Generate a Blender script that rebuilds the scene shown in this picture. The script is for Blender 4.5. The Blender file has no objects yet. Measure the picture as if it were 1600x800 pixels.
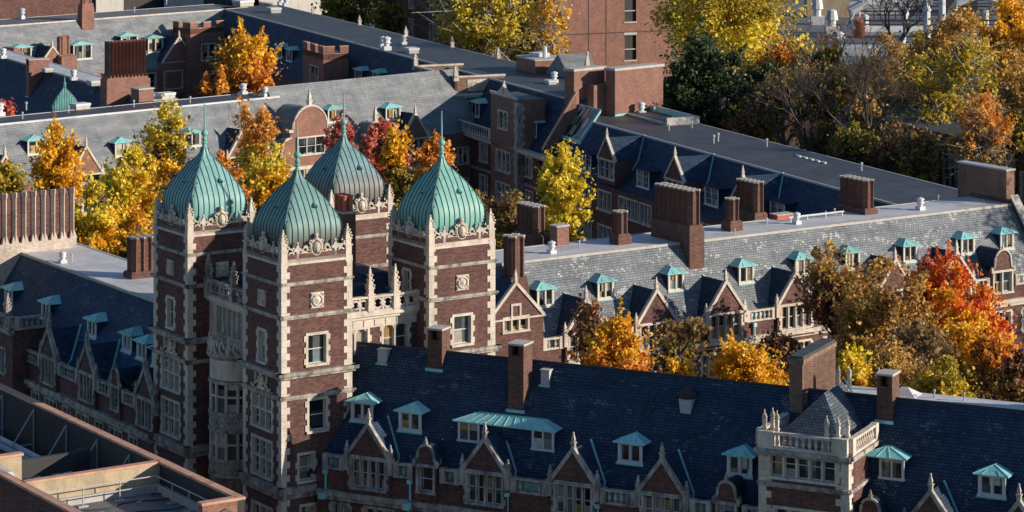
import bpy, bmesh, math, random
import numpy as np
from mathutils import Vector, Matrix
R = math.radians
C = bpy.context.scene.collection
CAMH, FPX, HOR = 57.0, 4300.0, -350.0

# ---------------------------------------------------------------- materials
MATS = {}
def newmat(name):
    m = bpy.data.materials.new(name); m.use_nodes = True
    nt = m.node_tree; nt.nodes.clear()
    out = nt.nodes.new('ShaderNodeOutputMaterial')
    b = nt.nodes.new('ShaderNodeBsdfPrincipled')
    nt.links.new(b.outputs[0], out.inputs[0])
    MATS[name] = m
    return m, nt, b, out
def N(nt, t, **kw):
    n = nt.nodes.new(t)
    for k, v in kw.items():
        if k in n.inputs: n.inputs[k].default_value = v
        else: setattr(n, k, v)
    return n
def ramp(nt, fac, stops, interp='LINEAR'):
    r = nt.nodes.new('ShaderNodeValToRGB'); r.color_ramp.interpolation = interp
    e = r.color_ramp.elements
    while len(e) < len(stops): e.new(0.5)
    for i, (p, c) in enumerate(stops):
        e[i].position = p; e[i].color = (*c, 1) if len(c) == 3 else c
    nt.links.new(fac, r.inputs[0]); return r.outputs[0]
def mix(nt, fac, a, b, mode='MIX'):
    m = nt.nodes.new('ShaderNodeMix'); m.data_type = 'RGBA'; m.blend_type = mode
    for i, v in ((0, fac), (6, a), (7, b)):
        if hasattr(v, 'is_linked'): nt.links.new(v, m.inputs[i])
        else: m.inputs[i].default_value = v if i == 0 else ((*v, 1) if len(v) == 3 else v)
    return m.outputs[2]
def uvnode(nt): return N(nt, 'ShaderNodeUVMap').outputs[0]
def wpos(nt): return N(nt, 'ShaderNodeNewGeometry').outputs['Position']
def noise(nt, vec, scale, detail=4, rough=.55):
    n = N(nt, 'ShaderNodeTexNoise', Scale=scale, Detail=detail, Roughness=rough); nt.links.new(vec, n.inputs[0]); return n.outputs[0]
def mapping(nt, vec, scale=(1,1,1), rot=(0,0,0)):
    m = N(nt, 'ShaderNodeMapping'); m.inputs['Scale'].default_value = scale; m.inputs['Rotation'].default_value = rot
    nt.links.new(vec, m.inputs[0]); return m.outputs[0]
def bump(nt, b, h, s=.3, d=.02):
    n = N(nt, 'ShaderNodeBump', Strength=s, Distance=d); nt.links.new(h, n.inputs['Height']); nt.links.new(n.outputs[0], b.inputs['Normal'])

def mat_brick(name, c1, c2, mortar, diaper=.0, dirt=.5):
    m, nt, b, _ = newmat(name); uv = uvnode(nt)
    br = N(nt, 'ShaderNodeTexBrick', offset=.5)
    nt.links.new(uv, br.inputs[0])
    br.inputs['Color1'].default_value = (*c1, 1); br.inputs['Color2'].default_value = (*c2, 1); br.inputs['Mortar'].default_value = (*mortar, 1)
    br.inputs['Scale'].default_value = 1; br.inputs['Brick Width'].default_value = .30; br.inputs['Row Height'].default_value = .105
    br.inputs['Mortar Size'].default_value = .011; br.inputs['Mortar Smooth'].default_value = .3; br.inputs['Bias'].default_value = -.1
    col = br.outputs['Color']
    if diaper:
        a = N(nt, 'ShaderNodeTexWave', Scale=1.0, wave_type='BANDS', bands_direction='DIAGONAL'); nt.links.new(mapping(nt, uv, (2.0, 3.6, 1)), a.inputs[0])
        f = ramp(nt, a.outputs[1], [(0, (diaper,)*3), (.35, (0,)*3)])
        col = mix(nt, f, col, tuple(v*1.9+.02 for v in c2))
    n1 = ramp(nt, noise(nt, wpos(nt), .55), [(.3, (.5,.5,.54)), (.7, (1.25,1.18,1.12))])
    col = mix(nt, dirt, col, n1, 'MULTIPLY')
    n2 = ramp(nt, noise(nt, mapping(nt, wpos(nt), (3, 3, .5)), 1.0), [(.35, (.72,.70,.70)), (.6, (1.05,1.05,1.05))])
    col = mix(nt, dirt, col, n2, 'MULTIPLY')
    nt.links.new(col, b.inputs['Base Color']); b.inputs['Roughness'].default_value = .9
    bump(nt, b, br.outputs['Fac'], -.4, .015)
    return m
mat_brick('brick_dark', (.058,.020,.018), (.165,.066,.050), (.11,.08,.07), .16)
mat_brick('brick_red', (.17,.060,.042), (.28,.120,.085), (.30,.22,.17), .0, .4)
mat_brick('brick_shaft', (.075,.028,.020), (.17,.068,.048), (.17,.12,.09), .0, .5)
mat_brick('brick_pale', (.42,.33,.27), (.60,.50,.42), (.5,.44,.38), .0, .5)
mat_brick('brick_brown', (.115,.055,.038), (.22,.12,.08), (.25,.2,.16), .3)

def mat_stone(name, c, dark, amt=.5, scale=.9):
    m, nt, b, _ = newmat(name); p = wpos(nt)
    f = ramp(nt, noise(nt, mapping(nt, p, (1.6,1.6,.7)), scale, 6, .65), [(.36, (1,)*3), (.60, (0,)*3)])
    col = mix(nt, f, c, mix(nt, amt, c, dark))
    g = ramp(nt, noise(nt, p, 7, 3), [(.3, (.78,)*3), (.7, (1.1,)*3)])
    col = mix(nt, .6, col, g, 'MULTIPLY')
    nt.links.new(col, b.inputs['Base Color']); b.inputs['Roughness'].default_value = .85
    bump(nt, b, noise(nt, p, 9, 4), .35, .03)
    return m
mat_stone('limestone', (.60,.52,.43), (.30,.25,.21), .6)
mat_stone('limestone_weathered', (.43,.38,.33), (.09,.08,.075), .9, 1.2)
mat_stone('concrete', (.46,.43,.39), (.3,.28,.26), .5)
mat_stone('stucco_tan', (.46,.36,.23), (.26,.20,.13), .6)
mat_stone('bark', (.085,.065,.050), (.04,.032,.026), .6)
mat_stone('bark_pale', (.50,.46,.38), (.22,.19,.14), .7, 2.5)
mat_stone('white_metal', (.58,.59,.60), (.45,.46,.47), .4)
mat_stone('grey_metal', (.40,.41,.43), (.28,.29,.3), .4)
mat_stone('dark_metal', (.035,.037,.042), (.05,.04,.035), .5)
mat_stone('pot_red', (.42,.12,.07), (.30,.09,.05), .5)
mat_stone('near_black', (.03,.028,.03), (.06,.05,.045), .5)  # near-black for inner shells, openings, joints, ventilator stain and the near parapet
mat_stone('paint_cream', (.60,.55,.46), (.45,.41,.34), .4)

def mat_flat(name, c, d, seam, sc=.35):
    m, nt, b, _ = newmat(name); p = wpos(nt); uv = uvnode(nt)
    col = mix(nt, ramp(nt, noise(nt, p, sc, 5, .6), [(.38,(0,)*3),(.62,(1,)*3)]), c, d)
    br = N(nt, 'ShaderNodeTexBrick', offset=.5); nt.links.new(uv, br.inputs[0])
    br.inputs['Color1'].default_value = (1,1,1,1); br.inputs['Color2'].default_value = (.84,.84,.86,1); br.inputs['Mortar'].default_value = (seam,)*3+(1,)
    br.inputs['Scale'].default_value = 1; br.inputs['Brick Width'].default_value = 9.; br.inputs['Row Height'].default_value = 1.35; br.inputs['Mortar Size'].default_value = .035
    col = mix(nt, .8, col, br.outputs['Color'], 'MULTIPLY')
    st = ramp(nt, noise(nt, mapping(nt, p, (.5,.5,.5)), 1.1, 4, .7), [(.56,(0,)*3),(.66,(.5,)*3)]); col = mix(nt, st, col, tuple(v*.55 for v in c))
    s2 = ramp(nt, noise(nt, mapping(nt, uv, (.12,1.4,1)), 1.6, 3), [(.6,(0,)*3),(.75,(.35,)*3)]); col = mix(nt, s2, col, tuple(min(1,v*1.9+.02) for v in c))
    nt.links.new(col, b.inputs['Base Color']); b.inputs['Roughness'].default_value = .6
    bump(nt, b, noise(nt, p, 1.2, 3), .3, .05)
    return m
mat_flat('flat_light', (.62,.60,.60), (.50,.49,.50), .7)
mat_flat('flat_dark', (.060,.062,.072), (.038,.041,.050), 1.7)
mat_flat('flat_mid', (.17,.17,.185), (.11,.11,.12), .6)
def mat_coping():
    m, nt, b, _ = newmat('coping_terracotta'); p = wpos(nt); uv = uvnode(nt)
    br = N(nt, 'ShaderNodeTexBrick', offset=.5); nt.links.new(uv, br.inputs[0])
    br.inputs['Color1'].default_value = (.60,.33,.22,1); br.inputs['Color2'].default_value = (.50,.27,.18,1); br.inputs['Mortar'].default_value = (.22,.13,.10,1)
    br.inputs['Scale'].default_value = 1; br.inputs['Brick Width'].default_value = 40.; br.inputs['Row Height'].default_value = .62; br.inputs['Mortar Size'].default_value = .014
    col = mix(nt, ramp(nt, noise(nt, p, 1.5, 5, .65), [(.45,(0,)*3),(.68,(.7,)*3)]), br.outputs['Color'], (.24,.15,.12))
    nt.links.new(col, b.inputs['Base Color']); b.inputs['Roughness'].default_value = .8; bump(nt, b, noise(nt, p, 6, 4), .3, .03)
mat_coping()
def mat_slate(name, c1, c2, pale, amt, sc=1.0):
    m, nt, b, _ = newmat(name); uv = uvnode(nt)
    br = N(nt, 'ShaderNodeTexBrick', offset=.5); nt.links.new(uv, br.inputs[0])
    br.inputs['Color1'].default_value = (*c1, 1); br.inputs['Color2'].default_value = (*c2, 1); br.inputs['Mortar'].default_value = (c1[0]*.45, c1[1]*.45, c1[2]*.45, 1)
    br.inputs['Scale'].default_value = 1; br.inputs['Brick Width'].default_value = .34*sc; br.inputs['Row Height'].default_value = .27*sc
    br.inputs['Mortar Size'].default_value = .028; br.inputs['Mortar Smooth'].default_value = .3
    # second brick lookup gives the pale replacement slates
    b2 = N(nt, 'ShaderNodeTexBrick', offset=.5); nt.links.new(uv, b2.inputs[0])
    b2.inputs['Color1'].default_value = (0,0,0,1); b2.inputs['Color2'].default_value = (1,1,1,1); b2.inputs['Mortar'].default_value = (0,0,0,1)
    b2.inputs['Scale'].default_value = 1; b2.inputs['Brick Width'].default_value = .34*sc; b2.inputs['Row Height'].default_value = .27*sc; b2.inputs['Mortar Size'].default_value = .018
    cl = noise(nt, mapping(nt, uv, (.45,.9,1)), .8, 5, .7)
    c2_ = N(nt, 'ShaderNodeMath', operation='MULTIPLY_ADD'); nt.links.new(cl, c2_.inputs[0]); c2_.inputs[1].default_value = 1.7; c2_.inputs[2].default_value = -.35; cl2 = c2_.outputs[0]
    add = N(nt, 'ShaderNodeMath', operation='MULTIPLY_ADD'); nt.links.new(b2.outputs['Color'], add.inputs[0]); add.inputs[1].default_value = .30; nt.links.new(cl2, add.inputs[2])
    f = ramp(nt, add.outputs[0], [(.86-amt*.22, (0,)*3), (.93-amt*.22, (1,)*3)])
    col = mix(nt, f, br.outputs['Color'], pale)
    n1 = ramp(nt, noise(nt, mapping(nt, uv, (.25, .8, 1)), 1.3), [(.3, (.6,.63,.68)), (.7, (1.25,1.22,1.18))])
    col = mix(nt, .8, col, n1, 'MULTIPLY')
    n3 = ramp(nt, noise(nt, mapping(nt, uv, (2.2, .14, 1)), 1.0, 4), [(.54,(1,1,1)), (.72,(.55,.56,.58))]); col = mix(nt, .6, col, n3, 'MULTIPLY')
    nt.links.new(col, b.inputs['Base Color']); b.inputs['Roughness'].default_value = .75; b.inputs['Specular IOR Level'].default_value = .2
    bump(nt, b, br.outputs['Color'], .5, .04)
    return m
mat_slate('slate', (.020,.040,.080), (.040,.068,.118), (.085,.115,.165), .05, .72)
mat_slate('slate_shade_blue', (.020,.050,.100), (.040,.080,.140), (.08,.13,.20), .1, .72)  # bluer copy of slate: the blue of shade is put into its colour
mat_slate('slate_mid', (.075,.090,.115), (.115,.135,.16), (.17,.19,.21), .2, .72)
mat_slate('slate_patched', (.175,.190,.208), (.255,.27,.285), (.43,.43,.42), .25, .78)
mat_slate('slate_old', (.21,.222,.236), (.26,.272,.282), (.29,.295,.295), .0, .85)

def mat_copper(name, a, b_, streak, brown=None):
    m, nt, b, _ = newmat(name); p = wpos(nt)
    col = mix(nt, ramp(nt, noise(nt, mapping(nt, p, (2.2,2.2,.35)), 1.0, 5), [(.3,(0,)*3),(.7,(1,)*3)]), a, b_)
    f = ramp(nt, noise(nt, mapping(nt, p, (5,5,.3)), 1.0, 4), [(.52,(0,)*3),(.75,(.6,)*3)])
    col = mix(nt, f, col, streak)
    if brown:
        # copper near the gutter keeps its brown oxide: a stain with its own ragged edge, bound to height on the dome
        tc = N(nt, 'ShaderNodeTexCoord'); s = N(nt, 'ShaderNodeSeparateXYZ'); nt.links.new(tc.outputs['Object'], s.inputs[0])
        mm = N(nt, 'ShaderNodeMath', operation='MULTIPLY_ADD'); nt.links.new(noise(nt, mapping(nt, p, (3,3,.6)), 1.0, 5), mm.inputs[0]); mm.inputs[1].default_value = 2.2; nt.links.new(s.outputs[2], mm.inputs[2])
        g = ramp(nt, mm.outputs[0], [(brown-.25, (.85,)*3), (brown+.15, (0,)*3)]) if brown < 1 else None
        mr = N(nt, 'ShaderNodeMapRange'); nt.links.new(mm.outputs[0], mr.inputs[0]); mr.inputs[1].default_value = brown-.5; mr.inputs[2].default_value = brown+.6; mr.inputs[3].default_value = .8; mr.inputs[4].default_value = 0
        col = mix(nt, mr.outputs[0], col, (.13,.085,.075))
    oi = N(nt, 'ShaderNodeObjectInfo'); rv = ramp(nt, oi.outputs['Random'], [(0,(.72,.76,.74)),(.5,(1.,1.,1.)),(1,(1.0,1.12,1.14))]); col = mix(nt, .9, col, rv, 'MULTIPLY')
    dk = ramp(nt, noise(nt, mapping(nt, p, (9,9,.8)), 1.0, 3), [(.56,(0,)*3),(.72,(.55,)*3)]); col = mix(nt, dk, col, streak)
    nt.links.new(col, b.inputs['Base Color']); b.inputs['Roughness'].default_value = .55; b.inputs['Metallic'].default_value = 0
    return m
mat_copper('copper_bright', (.13,.35,.30), (.22,.45,.40), (.12,.24,.21))
mat_copper('copper_mid', (.13,.28,.26), (.20,.37,.35), (.13,.16,.15))
mat_copper('copper_brown', (.11,.20,.21), (.17,.27,.28), (.14,.12,.11), 3.3)
mat_copper('copper_half', (.12,.26,.25), (.19,.34,.33), (.14,.16,.14), 2.5)
mat_copper('copper_trim', (.20,.48,.46), (.32,.62,.60), (.13,.32,.31))
mat_copper('copper_seam', (.025,.07,.065), (.035,.09,.085), (.03,.04,.04))

def mat_glass(name, warm=0.):
    m, nt, b, _ = newmat(name)
    tc = N(nt, 'ShaderNodeTexCoord'); oi = N(nt, 'ShaderNodeObjectInfo')
    ad = N(nt, 'ShaderNodeVectorMath', operation='MULTIPLY_ADD'); nt.links.new(oi.outputs['Location'], ad.inputs[0]); ad.inputs[1].default_value = (7.3,3.1,5.7); nt.links.new(tc.outputs['Object'], ad.inputs[2])
    sn = N(nt, 'ShaderNodeVectorMath', operation='SNAP'); nt.links.new(ad.outputs[0], sn.inputs[0]); sn.inputs[1].default_value = (.62, 50, .95)
    wn = N(nt, 'ShaderNodeTexWhiteNoise'); nt.links.new(sn.outputs[0], wn.inputs[0])
    col = ramp(nt, wn.outputs[0], [(0, (.012,.014,.018)), (.36, (.035,.042,.048)), (.52, (.09,.10,.10)), (.66, (.20,.17,.13)), (.74, (.38,.22,.07)), (.80, (.36,.32,.26)), (.90, (.17,.21,.22)), (.96, (.48,.46,.42))], 'CONSTANT')  # pane tones: dark, blinds, and orange tree reflections painted into the colour
    nz = ramp(nt, noise(nt, tc.outputs['Object'], 3.5, 3), [(.35,(.5,)*3),(.65,(1.1,)*3)])
    col = mix(nt, .6, col, nz, 'MULTIPLY')
    nt.links.new(col, b.inputs['Base Color']); b.inputs['Roughness'].default_value = .12; b.inputs['IOR'].default_value = 1.5
    b.inputs['Specular IOR Level'].default_value = .6
    bump(nt, b, noise(nt, tc.outputs['Object'], 2.0, 2), .08, .05)
    return m
mat_glass('glass')
def mat_leaf(name, cols, trans=.35):
    m, nt, b, out = newmat(name)
    g = N(nt, 'ShaderNodeNewGeometry')
    n = N(nt, 'ShaderNodeMath', operation='MULTIPLY_ADD'); nt.links.new(noise(nt, g.outputs['Position'], .45, 3), n.inputs[0]); n.inputs[1].default_value = 1.3; n.inputs[2].default_value = -.45
    a = N(nt, 'ShaderNodeMath', operation='MULTIPLY_ADD'); nt.links.new(g.outputs['Random Per Island'], a.inputs[0]); a.inputs[1].default_value = .55; nt.links.new(n.outputs[0], a.inputs[2])
    k = len(cols)
    col = ramp(nt, a.outputs[0], [((i+.3)/k, c) for i, c in enumerate(cols)])
    nt.links.new(col, b.inputs['Base Color']); b.inputs['Roughness'].default_value = .65
    t = N(nt, 'ShaderNodeBsdfTranslucent'); nt.links.new(col, t.inputs[0])
    mx = N(nt, 'ShaderNodeMixShader'); mx.inputs[0].default_value = trans
    nt.links.new(b.outputs[0], mx.inputs[1]); nt.links.new(t.outputs[0], mx.inputs[2]); nt.links.new(mx.outputs[0], out.inputs[0])
    return m
mat_leaf('leaf_gold', [(.45,.19,.015), (.78,.38,.015), (.92,.56,.03), (.88,.62,.08)])
mat_leaf('leaf_yellow', [(.34,.26,.02), (.66,.50,.03), (.88,.68,.05), (.95,.76,.12)])
mat_leaf('leaf_orange', [(.36,.13,.02), (.66,.25,.03), (.86,.38,.05), (.88,.50,.10)])
mat_leaf('leaf_red', [(.30,.06,.045), (.58,.11,.08), (.74,.20,.14), (.74,.36,.20)])
mat_leaf('leaf_fire', [(.40,.035,.025), (.76,.10,.03), (.90,.32,.03), (.92,.52,.05)])
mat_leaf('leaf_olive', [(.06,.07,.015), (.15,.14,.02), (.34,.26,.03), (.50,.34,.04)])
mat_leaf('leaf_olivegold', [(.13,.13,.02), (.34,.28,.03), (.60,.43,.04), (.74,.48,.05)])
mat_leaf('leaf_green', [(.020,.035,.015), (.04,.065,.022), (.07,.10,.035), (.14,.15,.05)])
mat_leaf('leaf_brown', [(.10,.06,.03), (.22,.13,.05), (.42,.25,.07), (.50,.34,.10)])
mat_leaf('leaf_russet', [(.20,.11,.04), (.44,.24,.06), (.64,.36,.09), (.58,.44,.10)])
mat_leaf('leaf_rust', [(.07,.05,.02), (.22,.10,.04), (.40,.13,.07), (.30,.25,.07)])
def mat_ground():
    m, nt, b, _ = newmat('ground'); p = wpos(nt)
    col = ramp(nt, noise(nt, p, .05, 6), [(.35,(.035,.045,.03)), (.5,(.055,.055,.045)), (.65,(.075,.07,.06))])
    col = mix(nt, ramp(nt, noise(nt, p, 2.5, 3), [(.58,(0,)*3),(.72,(.4,)*3)]), col, (.25,.17,.06))
    nt.links.new(col, b.inputs['Base Color']); b.inputs['Roughness'].default_value = .95
mat_ground()
mat_stone('asphalt', (.055,.055,.06), (.04,.04,.045), .5)

# ---------------------------------------------------------------- mesh builder
class MB:
    def __init__(s): s.v=[]; s.f=[]; s.mi=[]; s.mats=[]; s.cur=0
    def mat(s, name):
        if name not in s.mats: s.mats.append(name)
        s.cur = s.mats.index(name); return s
    def face(s, pts):
        i = len(s.v); s.v += [tuple(p) for p in pts]; s.f.append(tuple(range(i, i+len(pts)))); s.mi.append(s.cur)
    def mesh(s, vs, fs):
        i = len(s.v); s.v += [tuple(p) for p in vs]
        for f in fs: s.f.append(tuple(i+k for k in f)); s.mi.append(s.cur)
    def box(s, x0,x1,y0,y1,z0,z1):
        s.mesh([(x0,y0,z0),(x1,y0,z0),(x1,y1,z0),(x0,y1,z0),(x0,y0,z1),(x1,y0,z1),(x1,y1,z1),(x0,y1,z1)],
               [(0,3,2,1),(4,5,6,7),(0,1,5,4),(1,2,6,5),(2,3,7,6),(3,0,4,7)])
    def prism(s, poly, a0, a1, axis='z'):
        n = len(poly)
        def mk(p, a): return (p[0],p[1],a) if axis=='z' else ((p[0],a,p[1]) if axis=='y' else (a,p[0],p[1]))
        vs = [mk(p,a0) for p in poly]+[mk(p,a1) for p in poly]
        s.mesh(vs, [tuple(range(n))[::-1], tuple(range(n,2*n))]+[(i,(i+1)%n,n+(i+1)%n,n+i) for i in range(n)])
    def taper(s, cx, cy, z0, z1, a0, b0, a1, b1):   # frustum with half sizes
        s.mesh([(cx-a0,cy-b0,z0),(cx+a0,cy-b0,z0),(cx+a0,cy+b0,z0),(cx-a0,cy+b0,z0),(cx-a1,cy-b1,z1),(cx+a1,cy-b1,z1),(cx+a1,cy+b1,z1),(cx-a1,cy+b1,z1)],
               [(0,3,2,1),(4,5,6,7),(0,1,5,4),(1,2,6,5),(2,3,7,6),(3,0,4,7)])
    def lathe(s, prof, n=10, c=(0,0)):
        vs=[]; fs=[]
        for r,z in prof:
            for k in range(n):
                a=2*math.pi*k/n; vs.append((c[0]+r*math.cos(a), c[1]+r*math.sin(a), z))
        for j in range(len(prof)-1):
            for k in range(n):
                fs.append((j*n+k, j*n+(k+1)%n, (j+1)*n+(k+1)%n, (j+1)*n+k))
        fs.append(tuple(range(n))[::-1]); fs.append(tuple((len(prof)-1)*n+k for k in range(n)))
        s.mesh(vs, fs)
    def path(s, pts, rad, n=6):
        pts=[Vector(p) for p in pts]; vs=[]; fs=[]
        if not hasattr(rad,'__len__'): rad=[rad]*len(pts)
        for i,p in enumerate(pts):
            d=(pts[min(i+1,len(pts)-1)]-pts[max(i-1,0)]).normalized()
            up=Vector((0,0,1)) if abs(d.z)<.9 else Vector((1,0,0))
            a=d.cross(up).normalized(); b=d.cross(a)
            for k in range(n):
                t=2*math.pi*k/n; vs.append(p+(a*math.cos(t)+b*math.sin(t))*rad[i])
        for j in range(len(pts)-1):
            for k in range(n): fs.append((j*n+k,j*n+(k+1)%n,(j+1)*n+(k+1)%n,(j+1)*n+k))
        fs.append(tuple(range(n))[::-1]); fs.append(tuple((len(pts)-1)*n+k for k in range(n)))
        s.mesh(vs,fs)
    def wall(s, fr, s0,s1,z0,z1, holes=(), d=0.):
        xs=sorted({s0,s1,*[min(max(h[0],s0),s1) for h in holes],*[min(max(h[1],s0),s1) for h in holes]})
        zs=sorted({z0,z1,*[min(max(h[2],z0),z1) for h in holes],*[min(max(h[3],z0),z1) for h in holes]})
        for j in range(len(zs)-1):
            run=None
            for i in range(len(xs)):
                ok=False
                if i<len(xs)-1:
                    cx,cz=(xs[i]+xs[i+1])/2,(zs[j]+zs[j+1])/2
                    ok = not any(h[0]<cx<h[1] and h[2]<cz<h[3] for h in holes)
                if ok and run is None: run=xs[i]
                if not ok and run is not None:
                    s.face([fr.pt(run,d,zs[j]),fr.pt(xs[i],d,zs[j]),fr.pt(xs[i],d,zs[j+1]),fr.pt(run,d,zs[j+1])]); run=None
    def data(s, name, smooth=False, recalc=True):
        me=bpy.data.meshes.new(name); me.from_pydata(s.v,[],s.f)
        for m in s.mats: me.materials.append(MATS[m])
        me.polygons.foreach_set('material_index', s.mi)
        if smooth is True: me.polygons.foreach_set('use_smooth',[True]*len(s.f))
        if recalc:
            bm=bmesh.new(); bm.from_mesh(me)
            if smooth: bmesh.ops.remove_doubles(bm, verts=bm.verts, dist=1e-4)
            bmesh.ops.recalc_face_normals(bm, faces=bm.faces); bm.to_mesh(me); bm.free()
        uvl=me.uv_layers.new(name='UVMap'); me.update()
        for p in me.polygons:
            n=p.normal
            if abs(n.z)>.985: t=Vector((1,0,0)); b=Vector((0,1,0))
            else:
                t=Vector((-n.y,n.x,0)).normalized(); b=n.cross(t)
                if b.z<0: b=-b
            for li in p.loop_indices:
                co=me.vertices[me.loops[li].vertex_index].co
                uvl.data[li].uv=(co.dot(t), co.dot(b))
        return me
    def build(s, name, parent=None, loc=(0,0,0), rz=0, smooth=False):
        return put(name, s.data(name, smooth), parent, loc, rz)
def put(name, me, parent=None, loc=(0,0,0), rz=0):
    o=bpy.data.objects.new(name, me); C.objects.link(o)
    if parent is not None: o.parent=parent
    o.location=loc; o.rotation_euler=(0,0,rz); return o
def tag(o, label=None, cat=None, group=None, kind=None):
    if label: o['label']=label
    if cat: o['category']=cat
    if group: o['group']=group
    if kind: o['kind']=kind
    return o

class Fr:   # a vertical face frame: origin o (x,y), direction angle; outward is to the right of u
    def __init__(s,o,ang): s.o=o; s.a=ang; s.u=(math.cos(ang),math.sin(ang)); s.n=(math.sin(ang),-math.cos(ang))
    def pt(s,a,d,z): return (s.o[0]+s.u[0]*a+s.n[0]*d, s.o[1]+s.u[1]*a+s.n[1]*d, z)

class Thing:
    def __init__(s,name,label,cat,O,ang,group=None):
        s.e=bpy.data.objects.new(name,None); C.objects.link(s.e); s.e.location=(O[0],O[1],0); s.e.rotation_euler=(0,0,ang)
        tag(s.e,label,cat,group); s.O=O; s.a=ang; s.c=math.cos(ang); s.sn=math.sin(ang)
    def loc(s,P):
        x,y=P[0]-s.O[0],P[1]-s.O[1]; return Vector((s.c*x+s.sn*y,-s.sn*x+s.c*y,P[2]))
    def hit(s,px,py,n,b):   # local plane n.L=b
        f=lambda Y: s.loc(((px-800)/FPX*Y,Y,CAMH-(py-HOR)/FPX*Y))
        A=f(0.);B=f(100.); n=Vector(n); k=(b-n.dot(A))/(n.dot(B)-n.dot(A)); return A+(B-A)*k
def PZ(px,py,Z):
    Y=FPX*(CAMH-Z)/(py-HOR); return ((px-800)/FPX*Y,Y)
def PYp(px,py,Y): return ((px-800)/FPX*Y,Y,CAMH-(py-HOR)/FPX*Y)

# ---------------------------------------------------------------- components
CACHE={}
def cached(key, fn):
    if key not in CACHE: CACHE[key]=fn()
    return CACHE[key]
class Face:
    def __init__(s,T,fr): s.T=T; s.fr=fr; s.holes=[]
    def at(s,px,py=400,d=0.):
        n=s.fr.n; L=s.T.hit(px,py,(n[0],n[1],0), n[0]*s.fr.o[0]+n[1]*s.fr.o[1]+d)
        return (L.x-s.fr.o[0])*s.fr.u[0]+(L.y-s.fr.o[1])*s.fr.u[1], L.z
    def win(s,sx,z,w,h,cols=1,rows=1,kind='stone',d=0.,arch=False,parent=None,quoin=True,small=False):
        w=round(w,1);h=round(h,1)
        s.holes.append((sx-w/2,sx+w/2,z,z+h))
        return window(parent or s.T.e, s.fr.pt(sx,d,z), s.fr.a, w,h,cols,rows,kind,arch,quoin,small)
    def build(s,name,mat,s0,s1,z0,z1,d=0.):
        mb=MB().mat(mat); mb.wall(s.fr,s0,s1,z0,z1,s.holes,d); return mb.build(name,s.T.e)
def window(parent,loc,rz,w,h,cols,rows,kind='stone',arch=False,quoin=True,small=False):
    key=('w',w,h,cols,rows,kind,arch,quoin,small)
    def mk():
        m=MB().mat({'stone':'limestone','dark':'limestone_weathered','white':'white_metal'}[kind]); b=.16; D=.30 if not small else .16; P=.06
        m.box(-w/2-b,w/2+b,-P,.05,h,h+b*1.1); m.box(-w/2-b-.04,w/2+b+.04,-P-.07,.05,-b,0)
        m.box(-w/2,w/2,.05,D,h-.001,h+.1); m.box(-w/2,w/2,.05,D,-.1,.001)
        for q in (-1,1):
            x0,x1=sorted((q*w/2,q*(w/2+b))); m.box(x0,x1,-P,.05,0,h)
            x0,x1=sorted((q*w/2-q*.001,q*(w/2+.1))); m.box(x0,x1,.05,D,0,h)
            if quoin:
                n=max(2,int(h/.36)); hh=h/n
                for i in range(0,n,2):
                    x0,x1=sorted((q*(w/2+b),q*(w/2+b+.13))); m.box(x0,x1,-P+.005,.04,i*hh,(i+1)*hh)
        lw=w/cols; lh=h/rows; mw=.065
        for i in range(1,cols): m.box(-w/2+i*lw-mw,-w/2+i*lw+mw,.0,D-.02,0,h)
        for j in range(1,rows): m.box(-w/2,w/2,.01,D-.025,j*lh-mw,j*lh+mw)
        if arch:
            for i in range(cols):
                x0=-w/2+i*lw+(mw if i else 0); x1=-w/2+(i+1)*lw-(mw if i<cols-1 else 0); r=(x1-x0)/2; cx=(x0+x1)/2
                for q in (-1,1):
                    poly=[(cx+q*r,h-r),(cx+q*r,h)]+[(cx,h)]+[(cx+q*r*math.sin(t),h-r+r*math.cos(t)) for t in (0,.4,.8,1.2)]
                    m.prism(poly,.02,D-.03,'y')
        g=MB().mat('glass'); g.face([(-w/2,D-.04,0),(w/2,D-.04,0),(w/2,D-.04,h),(-w/2,D-.04,h)])
        sh=MB().mat('white_metal'); t=.035
        for i in range(cols):
            for j in range(rows):
                x0=-w/2+i*lw+(mw if i else 0); x1=-w/2+(i+1)*lw-(mw if i<cols-1 else 0)
                z0=j*lh+(mw if j else 0); z1=(j+1)*lh-(mw if j<rows-1 else 0); y0,y1=D-.09,D-.045
                sh.box(x0,x0+t,y0,y1,z0,z1); sh.box(x1-t,x1,y0,y1,z0,z1); sh.box(x0+t,x1-t,y0,y1,z0,z0+t*1.3); sh.box(x0+t,x1-t,y0,y1,z1-t,z1)
                if z1-z0>1.0: sh.box(x0+t,x1-t,y0,y1,(z0+z1)/2-t*.7,(z0+z1)/2+t*.7)
        return m.data('window'), g.data('pane',recalc=False), sh.data('sash')
    a,b,c=cached(key,mk)
    o=put('window',a,parent,loc,rz); put('pane',b,o); put('sash',c,o); return o

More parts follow.
